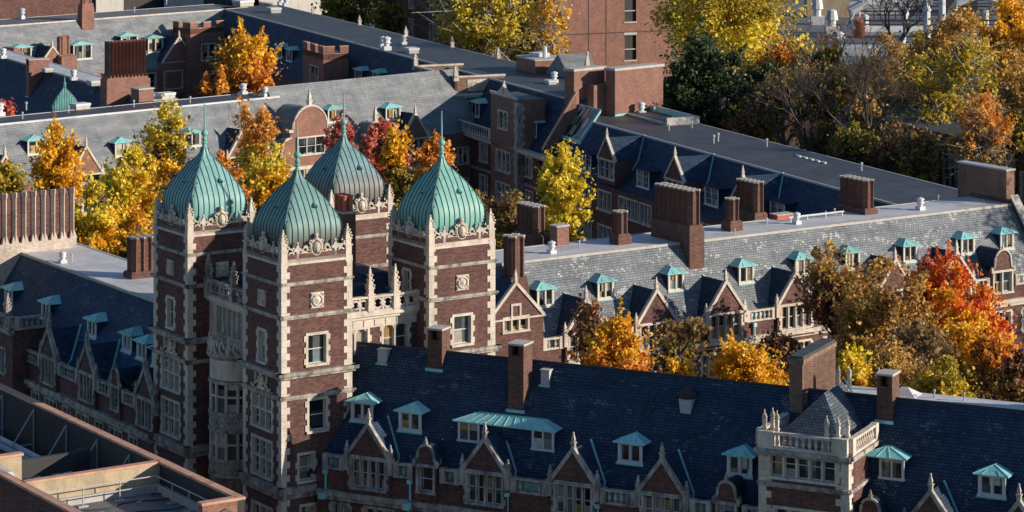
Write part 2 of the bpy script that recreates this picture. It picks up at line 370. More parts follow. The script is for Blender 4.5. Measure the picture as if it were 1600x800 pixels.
def dormer(W,px,py,w=1.6,h=1.2,label=None,style='copper'):
    """dormer on the wing's front slope, foot of its front at pixel"""
    L=W.slope_hit(px,py); t=W.t; depth=round(h/t+.05,2)
    key=('d',round(w,1),round(h,1),round(t,2),style)
    def mk():
        dp=h/t; b=MB().mat('slate'); hw=w/2
        for q in (-1,1):
            x0,x1=sorted((q*hw,q*(hw-.08))); b.prism([(0.02,-.02),(.02,h),(dp+.1,h)],x0,x1,'x')
        b.box(-hw+.08,hw-.08,.25,.3,0,h)
        f=MB().mat('white_metal' if style!='cream' else 'paint_cream')
        f.box(-hw,-hw+.17,-.06,.1,-.04,h); f.box(hw-.17,hw,-.06,.1,-.04,h); f.box(-hw+.17,hw-.17,-.06,.1,h-.13,h); f.box(-hw-.05,hw+.05,-.12,.12,-.1,.04); f.box(-.05,.05,-.05,.09,.04,h-.13)
        for s0,s1 in ((-hw+.17,-.05),(.05,hw-.17)):
            f.box(s0,s0+.05,0,.08,.04,h-.13); f.box(s1-.05,s1,0,.08,.04,h-.13); f.box(s0+.05,s1-.05,0,.08,.04,.1); f.box(s0+.05,s1-.05,0,.08,h-.19,h-.13)
            if style=='grid':
                for k in (1,2): f.box(s0+.05,s1-.05,.02,.07,h*k/3-.02,h*k/3+.02)
                f.box((s0+s1)/2-.02,(s0+s1)/2+.02,.02,.07,.1,h-.19)
        g=MB().mat('glass'); g.face([(-hw+.1,.06,0),(hw-.1,.06,0),(hw-.1,.06,h-.05),(-hw+.1,.06,h-.05)])
        r=MB().mat('slate' if style=='grid' else 'copper_trim'); o_=.24; rh=.42 if style!='grid' else .22
        back=dp+rh/t+.1
        A=(-hw-o_,-.3,h); B=(hw+o_,-.3,h); A2=(-hw-o_,dp+.15,h); B2=(hw+o_,dp+.15,h); P=(0,.55 if style!='grid' else .2,h+rh); Q=(0,back,h+rh)
        r.face([A,B,P]); r.face([B,B2,Q,P]); r.face([A2,A,P,Q]); r.face([A,A2,B2,B])
        r.face([(A[0],A[1],h-.06),(B[0],B[1],h-.06),B,A]); r.face([(B[0],B[1],h-.06),(B2[0],B2[1],h-.06),B2,B]); r.face([(A2[0],A2[1],h-.06),(A[0],A[1],h-.06),A,A2])
        if style!='grid':
            for a_,b_ in ((A,P),(B,P),(P,Q)): r.path([a_,b_],.03,4)
            for k in (-.33,.33): r.path([(k*2*hw,-.3,h+.01),(k*2*hw*.55,.1,h+rh*.52)],.018,4)
        ap=MB().mat('copper_trim'); ap.box(-hw-.1,hw+.1,-.2,.0,-.16,-.1)
        return b.data('dormer'),f.data('window_frame'),g.data('pane',recalc=False),r.data('dormer_roof',recalc=False),ap.data('flashing')
    b,f,g,r,ap=cached(key,mk)
    o=put('dormer',b,W.e,(L.x,L.y,L.z),0); put('window_frame',f,o); put('pane',g,o); put('dormer_roof',r,o)
    if style!='grid': put('flashing',ap,o)
    return o

def finial(m,x,y,z,h,r=.13):
    m.box(x-r,x+r,y-r,y+r,z,z+h*.28); m.box(x-r*1.35,x+r*1.35,y-r*1.35,y+r*1.35,z+h*.28,z+h*.36)
    m.taper(x,y,z+h*.36,z+h*.5,r*.6,r*.6,r*.95,r*.95); m.taper(x,y,z+h*.5,z+h*.85,r*.95,r*.95,r*.35,r*.35); m.lathe([(0.01,z+h*.84),(r*.6,z+h*.88),(r*.6,z+h*.95),(.01,z+h)],6,(x,y))

def gable(W,px,w=3.1,h=2.1,zb=14.6,win=(4,1.7),valley=True,bay=.25,sidefin=True,kind='stone',brick=None,apexwin=False,low=2.6):
    """gable flush with the wing's front wall, rising through the eaves"""
    L=W.hit(px,400,(0,1,0),-bay); x=L.x; t=W.t; ze=W.ze; brick=brick or W.brick
    ys=lambda z:W.y0+(z+zb-ze)/t   # where the main slope reaches z (relative to zb)
    key=('g',round(w,1),round(h,1),round(zb-ze,2),round(t,2),win,valley,bay,sidefin,kind,brick,low,apexwin)
    hw=w/2
    def mk():
        g=MB().mat(brick); fr=Fr((0,-bay),0)
        holes=[]
        if win and not apexwin: ww=w-.75; holes=[(-ww/2,ww/2,-win[1]-.12,-.12)]
        if apexwin: holes=[(-1.05,1.05,-.95,-.05)]
        g.wall(fr,-hw,hw,-low,0,holes)
        g.face([(-hw,-bay,0),(hw,-bay,0),(0,-bay,h)])
        for q in (-1,1): g.face([(q*hw,-bay,-low),(q*hw,-bay,0),(q*hw,ys(0)+.2,0),(q*hw,ys(0)+.2,-low)])
        r=MB().mat('slate')
        for q in (-1,1):
            r.face([(q*(hw),-bay+.1,.0),(0,-bay+.1,h),(0,ys(h)+.1,h),(q*hw,ys(0)+.1,0)])
        c=MB().mat('limestone_weathered' if kind=='dark' else 'limestone'); cw=.13
        for q in (-1,1):
            d=Vector((q*hw,h)).normalized(); nx,nz=q*h/math.hypot(hw,h),hw/math.hypot(hw,h)
            p=[(q*hw,0),(0,h)]; poly=[(q*hw-nx*.10,-nz*.10),(0,h-.10/max(nz,.3)),(0,h+cw/max(nz,.3)),(q*hw+nx*cw,nz*cw)]
            c.prism(poly,-bay-.10,-bay+.22,'y')
        c.box(-hw-.12,hw+.12,-bay-.14,-bay+.05,-.12,.0)
        finial(c,0,-bay+.05,h+.1,.95,.12)
        if sidefin:
            for q in (-1,1):
                c.box(q*(hw+.02)-.17,q*(hw+.02)+.17,-bay-.12,-bay+.3,-.9,.12); finial(c,q*(hw+.02),-bay+.08,.12,.85,.12)
        vl=MB().mat('copper_trim')
        for q in ((1,) if valley else ()):
            a=Vector((q*(hw+.02),ys(-.9)-.05,-.9)); b_=Vector((q*.12,ys(h)+.02,h+.05)); a.z=-1.0
            vl.path([(q*(hw+.1),ys(-1.0)-.06,-1.0),(q*(hw-.02),ys(0)-.04,.02),(q*.02,ys(h)-.02,h+.05)],.085,4)
        return g.data('gable',recalc=False),r.data('gable_roof',recalc=False),c.data('coping'),vl.data('valley_flashing')
    a,r,c,v=cached(key,mk)
    o=put('gable',a,W.e,(x,0,zb),0); put('gable_roof',r,o); put('coping',c,o)
    if valley: put('valley_flashing',v,o)
    if win and not apexwin: window(W.e,(x,-bay,zb-win[1]-.12),0,round(w-.75,1),round(win[1],1),win[0],1,kind if kind!='dark' else 'dark',False,True)
    if apexwin:
        window(W.e,(x,-bay,zb-.95),0,2.1,.9,3,1,'stone',False,False)
        window(W.e,(x,-bay-.015,zb+.10),0,.6,.8,1,1,'stone',False,False)
    if W.face and win:
        sx=x-W.face.fr.o[0]; W.face.holes.append((sx-hw+.02,sx+hw-.02,zb-low+.02,zb+3))
    return o

def shaped_gable(W,px,w=1.5,zb=14.6,win=(1,1.5),h=1.2,bay=.2,brick=None,kind='dark',scale=1.):
    L=W.hit(px,400,(0,1,0),-bay); x=L.x; t=W.t; hw=w/2; brick=brick or W.brick
    ys=lambda z:W.y0+(z+zb-W.ze)/t
    r0=hw*.72
    key=('s',w,h,round(zb-W.ze,2),round(t,2),win,bay,brick,kind)
    def mk():
        prof=[(hw,0),(hw,.12),(r0+.05,.3)]+[(r0*math.cos(a),h-r0+r0*math.sin(a)) for a in [math.pi*k/12 for k in range(0,13)]]+[(-r0-.05,.3),(-hw,.12),(-hw,0)]
        g=MB().mat(brick); fr=Fr((0,-bay),0); ww=w-.5
        g.wall(fr,-hw,hw,-2.4,0,[(-ww/2,ww/2,-win[1]-.12,-.12)])
        g.face([(p[0],-bay,p[1]) for p in prof])
        for q in (-1,1): g.face([(q*hw,-bay,-2.4),(q*hw,-bay,0),(q*hw,ys(0)+.2,0),(q*hw,ys(0)+.2,-2.4)])
        r=MB().mat('slate'); pr=prof[2:-2]
        for a,b_ in zip(pr[:-1],pr[1:]): r.face([(a[0],-bay,a[1]),(b_[0],-bay,b_[1]),(b_[0],ys(b_[1])+.1,b_[1]),(a[0],ys(a[1])+.1,a[1])])
        c=MB().mat('limestone_weathered' if kind=='dark' else 'limestone')
        c.path([(p[0],-bay-.02,p[1]+.02) for p in prof],.10,5)
        c.box(-hw-.1,hw+.1,-bay-.12,-bay+.05,-.12,0)
        for q in (-1,1): c.lathe([(.02,0),(.16,.03),(.16,.2),(.05,.3),(.01,.42)],6,(q*(hw+.02),-bay))
        finial(c,0,-bay,h+.05,.5,.09)
        vl=MB().mat('copper_trim'); vl.path([(r0+.1,ys(-1)-.05,-1.),(.15,ys(h)-.02,h)],.07,4)
        return g.data('shaped_gable',recalc=False),r.data('gable_roof',recalc=False),c.data('coping'),vl.data('valley_flashing')
    a,r,c,v=cached(key,mk)
    o=put('shaped_gable',a,W.e,(x,0,zb),0); put('gable_roof',r,o); put('coping',c,o); put('valley_flashing',v,o)
    window(W.e,(x,-bay,zb-win[1]-.12),0,round(w-.5,1),round(win[1],1),win[0],1,kind,False,False)
    if W.face:
        sx=x-W.face.fr.o[0]; W.face.holes.append((sx-hw+.02,sx+hw-.02,zb-2.38,zb+3))
    return o

def balustrade(parent,fr,s0,s1,z0,h=.9,d=0.,mat='limestone_weathered',step=.42,pier=.34,back=None,style='b'):
    m=MB().mat(mat); L=s1-s0
    def bx(a0,a1,d0,d1,z0_,z1_):
        P=[fr.pt(a0,d0,0),fr.pt(a1,d0,0),fr.pt(a1,d1,0),fr.pt(a0,d1,0)]; m.prism([(p[0],p[1]) for p in P],z0_,z1_)
    bx(s0,s1,d-.16,d+.16,z0,z0+.14); bx(s0,s1,d-.18,d+.18,z0+h-.13,z0+h)
    bx(s0,s0+pier,d-.2,d+.2,z0+.002,z0+h+.04); bx(s1-pier,s1,d-.2,d+.2,z0+.002,z0+h+.04)
    n=max(1,int((L-2*pier)/step)); st=(L-2*pier)/n
    for i in range(n):
        a=s0+pier+st*(i+.5); p=fr.pt(a,d,0)
        if style=='b': m.lathe([(.06,z0+.14),(.06,z0+.2),(.12,z0+.34),(.11,z0+.42),(.05,z0+.6),(.08,z0+h-.13)],8,(p[0],p[1]))
    if style=='q':   # pierced quatrefoil panels
        n=max(1,round((L-2*pier)/.62)); st=(L-2*pier)/n
        for i in range(n):
            a=s0+pier+st*(i+.5); zc=z0+h/2; r=min(st*.42,(h-.27)*.46)
            pts=[fr.pt(a+r*math.cos(t),d,zc+r*1.05*math.sin(t)) for t in [2*math.pi*k/14 for k in range(15)]]; m.path(pts,.07,5)
            for q in (-1,1):
                p0=fr.pt(a+q*r*.55,d,zc); m.path([fr.pt(a+q*r,d,zc),p0],.07,5)
            bx(a-st/2-.05,a-st/2+.05,d-.06,d+.06,z0+.14,z0+h-.13)
            for q in (-1,1):
                for q2 in (-1,1): m.path([fr.pt(a+q*r*.72,d,zc+q2*r*.72),fr.pt(a+q*st*.48,d,zc+q2*(h/2-.15))],.06,4)
    o=m.build('balustrade',parent)
    if back:
        g=MB().mat('copper_trim'); P=[fr.pt(s0+.05,d-.34,0),fr.pt(s1-.05,d-.34,0),fr.pt(s1-.05,d-.40,0),fr.pt(s0+.05,d-.40,0)]; g.prism([(p[0],p[1]) for p in P],z0-.1,z0+.55); g.build('gutter',parent)
    return o

def string(m,fr,s0,s1,z,h,d,ext=0.):
    """moulded string course on a face"""
    for k,(a,b_,dd) in enumerate(((0,.45,.55),(.45,1,1))):
        P=[fr.pt(s0-ext*dd,dd*d,0),fr.pt(s1+ext*dd,dd*d,0),fr.pt(s1+ext*dd,-.05,0),fr.pt(s0-ext*dd,-.05,0)]
        m.prism([(p[0],p[1]) for p in P],z+a*h,z+b_*h)

def ribbed_stack(parent,x,y,z0,nx,ny,zt,mat='brick_shaft',base=1.0,rz=0,p=.52,cap='limestone',basemat=None,name='chimney'):
    """stack of diagonal-set brick flues on a base; nx by ny shafts, local origin at centre of base"""
    m=MB().mat(basemat or mat); hx,hy=nx*p/2,ny*p/2
    m.box(-hx-.12,hx+.12,-hy-.12,hy+.12,-2.,base*.75); m.taper(0,0,base*.75,base,hx+.12,hy+.12,hx,hy); H=zt-z0
    m.mat(mat); m.box(-hx+.17,hx-.17,-hy+.17,hy-.17,base,H-.05)
    r=p*.5
    for i in range(nx):
        for j in range(ny):
            if 0<i<nx-1 and 0<j<ny-1: continue
            cx,cy=-hx+p*(i+.5),-hy+p*(j+.5)
            m.mat(mat); m.prism([(cx-r,cy),(cx,cy-r),(cx+r,cy),(cx,cy+r)],base-.15,H-.12)
            m.prism([(cx-r*1.15,cy),(cx,cy-r*1.15),(cx+r*1.15,cy),(cx,cy+r*1.15)],H-.35,H-.14)
            m.mat(cap); m.prism([(cx-r*1.2,cy),(cx,cy-r*1.2),(cx+r*1.2,cy),(cx,cy+r*1.2)],H-.12,H)
    return m.build(name,parent,(x,y,z0),rz)
def box_stack(parent,x,y,z0,w,d,zt,mat='brick_shaft',hole=True,flash=True,rz=0,cap='concrete'):
    m=MB().mat(mat); H=zt-z0
    if hole:
        m.box(-w/2,w/2,-d/2,d/2,-1.5,H-.75)
        for q in (-1,1): m.box(*sorted((q*w/2,q*(w/2-.22))),-d/2,d/2,H-.75,H-.12)
        m.box(-w/2+.22,w/2-.22,d/2-.2,d/2,H-.75,H-.12); m.mat('pot_red'); m.lathe([(.14,H-.75),(.13,H-.2)],8)
    else: m.box(-w/2,w/2,-d/2,d/2,-1.5,H-.12)
    m.mat(cap); m.box(-w/2-.06,w/2+.06,-d/2-.06,d/2+.06,H-.12,H)
    o=m.build('chimney',parent,(x,y,z0),rz)
    if flash:
        f=MB().mat('copper_trim'); f.box(-w/2-.1,w/2+.1,-d/2-.14,-d/2-.003,-.12,.06); f.build('flashing',o)
    return o
def vent(parent,x,y,z,s=1.,kind=0):
    def mk():
        m=MB().mat('white_metal'); m.box(-.35,.35,-.35,.35,0,.35); m.lathe([(.24,.35),(.24,.6),(.38,.62),(.36,.72),(.3,.74),(.3,.95),(.4,.97),(.36,1.1),(.06,1.22)],12); return m.data('roof_vent')
    def mk1():
        m=MB().mat('concrete'); m.box(-.7,.7,-.5,.5,0,.3); m.mat('white_metal'); m.box(-.75,.75,-.55,.55,.3,.5); return m.data('roof_hatch')
    def mk2():
        m=MB().mat('grey_metal'); m.lathe([(.07,0),(.07,.55),(.13,.56),(.13,.68),(.03,.74)],7); return m.data('vent_pipe')
    me=cached(('v',kind),(mk,mk1,mk2)[kind]); o=put(('roof_vent','roof_hatch','vent_pipe')[kind],me,parent,(x,y,z)); s*=(.82 if kind<2 else 1); o.scale=(s,s,s); return o

class Wing(Thing):
    def __init__(s,name,label,O,ang,ze=13.6,zr=19.5,run=4.2,brick='brick_dark',slate='slate',cat='building',y0=.3):
        super().__init__(name,label,cat,O,ang); s.ze=ze; s.zr=zr; s.run=run; s.t=(zr-ze)/run; s.brick=brick; s.slate=slate; s.y0=y0
        s.face=Face(s,Fr((0,0),0))
    def slope_hit(s,px,py): return s.hit(px,py,(0,-s.t,1),s.ze-s.t*s.y0)
    def sx(s,px,y=0,py=400): return s.hit(px,py,(0,1,0),y).x
    def flat_at(s,px,py): return s.hit(px,py,(0,0,1),s.zr)
    def roof(s,x0,x1,fw=5.,backrun=None,flat='flat_light',lip='concrete',name='roof',hipl=0,hipr=0,backz=None):
        y=s.y0; br=backrun or s.run; m=MB().mat(s.slate)
        P=lambda x,yy,z:(x,yy,z)
        bz=s.ze if backz is None else backz
        a0,a1=x0,x1; b0,b1=x0+hipl,x1-hipr
        v=[(a0,y-.25,s.ze-.25*s.t),(a1,y-.25,s.ze-.25*s.t),(b1,y+s.run,s.zr),(b0,y+s.run,s.zr),(b0,y+s.run+fw,s.zr),(b1,y+s.run+fw,s.zr),(a1,y+s.run+fw+br,bz),(a0,y+s.run+fw+br,bz)]
        m.face([v[0],v[1],v[2],v[3]])
        m.face([v[4],v[5],v[6],v[7]]); m.face([v[0],v[3],v[4],v[7]]); m.face([v[1],v[6],v[5],v[2]]); m.face([v[0],v[7],v[6],v[1]])
        m.mat(s.slate); m.face([v[3],v[2],v[5],v[4]])
        r=m.build(name,s.e)
        if fw>.3:
            f=MB().mat(flat); f.box(b0,b1,y+s.run+.12,y+s.run+fw-.05,s.zr+.0,s.zr+.06)
            f.mat(lip); f.box(b0,b1,y+s.run-.06,y+s.run+.14,s.zr-.08,s.zr+.12); f.box(b0,b1,y+s.run+fw-.1,y+s.run+fw+.08,s.zr-.08,s.zr+.1)
            f.build('flat_roof',s.e)
        else:
            f=MB().mat('dark_metal'); f.path([(x0,y+s.run,s.zr+.03),(x1,y+s.run,s.zr+.03)],.09,5); f.build('ridge_cap',s.e)
        return r
    def walls(s,x0,x1,depth,zt=None,name='wall',mat=None):
        zt=zt or s.ze; m=MB().mat(mat or s.brick); m.wall(s.face.fr,x0,x1,0,zt,s.face.holes)
        m.face([(x0,0,0),(x0,depth,0),(x0,depth,zt),(x0,0,zt)]); m.face([(x1,0,0),(x1,0,zt),(x1,depth,zt),(x1,depth,0)]); m.face([(x0,depth,0),(x1,depth,0),(x1,depth,zt),(x0,depth,zt)])
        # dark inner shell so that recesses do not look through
        m.mat('near_black'); m.face([(x0+.05,.7,0),(x1-.05,.7,0),(x1-.05,.7,zt-.02),(x0+.05,.7,zt-.02)])
        return m.build(name,s.e)
# ---------------------------------------------------------------- camera, light
sc=bpy.context.scene
w=bpy.data.worlds.new("World"); sc.world=w; w.use_nodes=True
nt=w.node_tree; bg=nt.nodes['Background']; sky=nt.nodes.new('ShaderNodeTexSky'); sky.sky_type='NISHITA'; sky.sun_disc=False
SE,SAZ=R(17),R(-13)      # sun elevation, azimuth (counter-clockwise from +X)
sky.sun_elevation=SE; sky.sun_rotation=math.pi/2-SAZ; sky.air_density=1.0; sky.dust_density=.1; sky.ozone_density=3.5
nt.links.new(sky.outputs[0],bg.inputs[0]); bg.inputs[1].default_value=.098
sun=bpy.data.lights.new('sun','SUN'); sun.energy=5.0; sun.angle=R(.5); sun.color=(1,.89,.74)
so=bpy.data.objects.new('sun',sun); C.objects.link(so)
sd=Vector((math.cos(SE)*math.cos(SAZ),math.cos(SE)*math.sin(SAZ),math.sin(SE))); so.rotation_euler=sd.to_track_quat('Z','Y').to_euler(); so.location=(100,100,120)
cam=bpy.data.cameras.new('camera'); co=bpy.data.objects.new('camera',cam); C.objects.link(co); sc.camera=co
co.location=(0,0,CAMH); co.rotation_euler=(math.pi/2,0,0); cam.sensor_width=36; cam.lens=36*FPX/1600; cam.shift_y=-750/1600; cam.clip_end=5000; cam.clip_start=1
sc.view_settings.view_transform='Standard'; sc.view_settings.look='None'; sc.view_settings.exposure=.40; sc.view_settings.gamma=1
g=MB().mat('ground'); g.face([(-1500,-200,0),(1500,-200,0),(1500,3000,0),(-1500,3000,0)]); tag(g.build('ground'),kind='structure')

# ---------------------------------------------------------------- domed gatehouse
F0=(-14.4,172.0); ANG=math.atan2(.552,.834); TS=5.05
def tw(x,y): return (F0[0]+.834*x-.552*y, F0[1]+.552*x+.834*y)
T=Thing('domed_gatehouse','dark brick gatehouse with four green onion-domed corner towers and pale stone quoins','gatehouse',F0,ANG)
DOMEP=[(26.9,1.98),(27.3,2.14),(27.8,2.25),(28.3,2.25),(28.7,2.19),(28.94,2.09),(29.3,1.90),(29.68,1.67),(30.1,1.40),(30.48,1.11),(30.8,.85),(31.05,.61),(31.25,.40),(31.45,.25),(31.9,.15)]
def prof_half(z):
    for (a,b),(c,d) in zip(DOMEP[:-1],DOMEP[1:]):
        if a<=z<=c: return b+(d-b)*(z-a)/(c-a)
    return DOMEP[-1][1]
def dome_mesh(mat):
    m=MB().mat(mat); n=9.; K=40; rings=[]
    # smooth the profile with a Catmull-Rom pass
    zs=np.linspace(26.9,31.9,34); hs=np.interp(zs,[p[0] for p in DOMEP],[p[1] for p in DOMEP]); hs=np.convolve(np.pad(hs,2,'edge'),[.1,.2,.4,.2,.1],'valid')
    vs=[];fs=[]
    ths=[]
    for q in range(4):
        for a in (-.785,-.77,-.74,-.68,-.55,-.35,-.12,.12,.35,.55,.68,.74,.77): ths.append(q*math.pi/2+a)
    K=len(ths)
    for z,h in zip(zs,hs):
        for a in ths:
            c_,s_=math.cos(a),math.sin(a); r=h/((abs(c_)**n+abs(s_)**n)**(1/n)); vs.append((r*c_,r*s_,z-26.9))
    for j in range(len(zs)-1):
        for k in range(K): fs.append((j*K+k,j*K+(k+1)%K,(j+1)*K+(k+1)%K,(j+1)*K+k))
    m.mesh(vs,fs); d=m.data('dome')
    s=MB().mat('copper_seam')
    for q in range(4):
        ca,sa=math.cos(q*math.pi/2),math.sin(q*math.pi/2)
        for k in range(-5,6):
            t=k*.395; pts=[]
            for z,h in zip(zs,hs):
                if abs(t)<h*.985:
                    y=-(h*(1-(abs(t)/h)**n)**(1/n)+.012) if abs(t)/h<.999 else -h
                    pts.append((ca*t-sa*y,sa*t+ca*y,z-26.9))
            if len(pts)>2: s.path(pts,.034,4)
        pts=[]
        for z,h in zip(zs,hs):
            r=h*2**(-1/n)*1.0+.01; pts.append((ca*(-r)-sa*(-r),sa*(-r)+ca*(-r),z-26.9))
        s.path(pts,.04,4)
    v=MB().mat(mat)
    for q in range(1):
        ca,sa=math.cos(q*math.pi/2),math.sin(q*math.pi/2); h=prof_half(29.9)
        f=lambda x,y,z:(ca*x-sa*y,sa*x+ca*y,z-26.9)
        v.path([f(.35,-h-.24,29.72),f(.35,-h+.35,30.05)],[.15,.10],8); v.mat('near_black'); v.path([f(.35,-h-.25,29.70),f(.35,-h-.243,29.705)],.11,8); v.mat(mat)
    return d,s.data('seams'),v.data('dome_vent')
def spire_mesh():
    m=MB().mat('copper_bright')
    m.lathe([(.2,-.1),(.22,.0),(.14,.06),(.12,.2),(.21,.26),(.21,.32),(.12,.36),(.17,.5),(.18,.58),(.1,.66),(.09,.74),(.2,.80),(.235,.93),(.2,1.06),(.09,1.14),(.055,1.2),(.05,2.2),(.03,2.9),(.05,2.95),(.02,3.02)],12)
    return m.data('spire')
def crest_mesh():
    m=MB().mat('limestone'); L=TS/2-.3
    m.box(-L,L,-.14,.10,0,.16); m.box(-L,L,-.10,.06,.16,.36)
    def arc(cx,cz,rx,rz,a0,a1,r=.055,n=9):
        m.path([(cx+rx*math.cos(a0+(a1-a0)*k/n),-.02,cz+rz*math.sin(a0+(a1-a0)*k/n)) for k in range(n+1)],r,5)
    # cartouche
    arc(0,.98,.40,.50,0,2*math.pi,.10,18)
    m.lathe([(.01,.62)]+[(.27*math.sin(t),.98-.36*math.cos(t)) for t in (.5,1,1.57,2.1,2.6)]+[(.01,1.34)],10,(0,-.05))
    m.lathe([(.02,1.42),(.2,1.46),(.2,1.54),(.08,1.58),(.13,1.66),(.15,1.75),(.1,1.84),(.01,1.88)],9)
    for q in (-1,1):
        arc(q*.42,.50,.16,.16,0,5.2,.06); arc(q*.36,1.3,.14,.12,0,5.,.05)
        # scroll rising to the fleuron
        arc(q*.82,.52,.26,.22,0,math.pi*1.9,.07); arc(q*.80,.86,.15,.17,0,5.,.055)
        m.path([(q*.60,-.02,.95),(q*.70,-.02,1.12),(q*.86,-.02,1.08),(q*1.0,-.02,.8),(q*1.14,-.02,.55)],.06,5)
        # fleuron
        x=q*1.36; m.box(x-.08,x+.08,-.1,.05,.3,.8); m.prism([(x-.24,.9),(x,.68),(x+.24,.9),(x,1.28)],-.11,.05,'y')
        for q2 in (-1,1): m.lathe([(.02,.78),(.11,.84),(.11,.94),(.02,1.0)],6,(x+q2*.22,-.03))
        m.path([(x-.3,-.02,.42),(x-.18,-.02,.6),(x,-.02,.62),(x+.18,-.02,.6),(x+.3,-.02,.42)],.06,5)
        arc(q*1.80,.55,.22,.22,0,math.pi*1.9,.065)
        m.path([(q*1.6,-.02,.75),(q*1.78,-.02,.98),(q*1.98,-.02,1.02),(q*2.12,-.02,.84),(q*2.16,-.02,.5)],.065,5)
        m.lathe([(.02,1.0),(.09,1.06),(.09,1.14),(.01,1.2)],6,(q*2.0,-.03)); arc(q*2.05,.48,.12,.12,0,5,.05)
    for q in (-1,1):
        for cx,cz,r_ in ((1.08,.72,.15),(1.62,.92,.11),(.62,.72,.12),(2.12,1.08,.10),(1.36,.50,.10)): arc(q*cx,cz,r_,r_*1.15,.5,5.8,.045)
        m.lathe([(.02,1.24),(.10,1.30),(.09,1.38),(.01,1.44)],6,(q*1.36,-.03)); m.box(*sorted((q*1.0,q*1.75)),-.03,.03,.3,.55); m.box(*sorted((q*.1,q*.9)),-.03,.03,.3,.62)
    return m.data('parapet_crest')
def pinnacle_mesh(h=1.25,mat='limestone'):
    m=MB().mat(mat); m.box(-.25,.25,-.25,.25,-1.0,-.62); m.box(-.21,.21,-.21,.21,-.62,0); m.box(-.26,.26,-.26,.26,0,.1)
    m.taper(0,0,.1,.42,.17,.17,.20,.20); m.box(-.24,.24,-.24,.24,.42,.5); m.taper(0,0,.5,h,.19,.19,.05,.05)
    for k in range(3):
        z=.58+k*(h-.7)/3; r=.2-.045*k
        for sx_,sy_ in ((1,1),(1,-1),(-1,1),(-1,-1)): m.box(sx_*r-.05,sx_*r+.05,sy_*r-.05,sy_*r+.05,z,z+.1)
    m.lathe([(.02,h-.02),(.08,h+.03),(.07,h+.1),(.01,h+.15)],6)
    return m.data('pinnacle')
def shield_mesh():
    m=MB().mat('limestone'); m.box(-.47,.47,-.07,.02,-.5,.5)
    m.path([(.34*math.cos(t),-.11,.34*math.sin(t)) for t in [2*math.pi*k/14 for k in range(15)]],.07,6)
    m.mesh([(0,-.22,0)]+[(.24*math.cos(t),-.1,.27*math.sin(t)) for t in [2*math.pi*k/10 for k in range(10)]],[(0,k+1,(k+1)%10+1) for k in range(10)])
    for q in (-1,1):
        for q2 in (-1,1): m.path([(q*.28,-.1,q2*.40),(q*.4,-.1,q2*.40),(q*.42,-.1,q2*.25)],.05,5)
    return m.data('carved_shield')
def cresting_mesh():   # carved crest over the big window
    m=MB().mat('limestone')
    for q in (-1,1):
        m.path([(q*t,-.1,z) for t,z in ((1.25,.25),(1.1,.05),(.95,.12),(.8,.3),(.6,.35),(.42,.55))],.07,5)
        m.path([(q*(.72+.12*math.cos(a)),-.1,.5+.16*math.sin(a)) for a in [k*.7 for k in range(9)]],.05,5)
        m.box(q*.72-.06,q*.72+.06,-.14,.0,.6,.95); m.lathe([(.02,.92),(.1,.98),(.02,1.1)],6,(q*.72,-.08))
    m.path([(.3*math.cos(a),-.1,.62+.36*math.sin(a)) for a in [2*math.pi*k/12 for k in range(13)]],.08,5)
    m.box(-.5,.5,-.1,.0,.02,.22); m.lathe([(.02,1.0),(.1,1.05),(.02,1.2)],6,(0,-.1)); m.box(-.12,.12,-.12,0,.2,.8)
    return m.data('carved_crest')
CREST=crest_mesh(); PIN=pinnacle_mesh(); SHIELD=shield_mesh(); CREST2=cresting_mesh(); SPIRE=spire_mesh()
DOMES={k:dome_mesh(k) for k in ('copper_bright','copper_mid','copper_brown','copper_half')}
def quoins(m,x,y,qx,qy,z0,z1,wide=.58,nar=.36,h=.42):
    n=round((z1-z0)/h); h=(z1-z0)/n
    for i in range(n):
        a,b_=(wide,nar) if i%2 else (nar,wide)
        a+=.0; X=sorted((x-qx*.035,x+qx*a)); Y=sorted((y-qy*.035,y+qy*b_)); m.box(X[0],X[1],Y[0],Y[1],z0+i*h,z0+(i+1)*h-.012)
STR=[(25.05,.22,.13),(22.95,.26,.20),(19.25,.40,.36),(17.9,.28,.22),(11.75,.75,.34)]
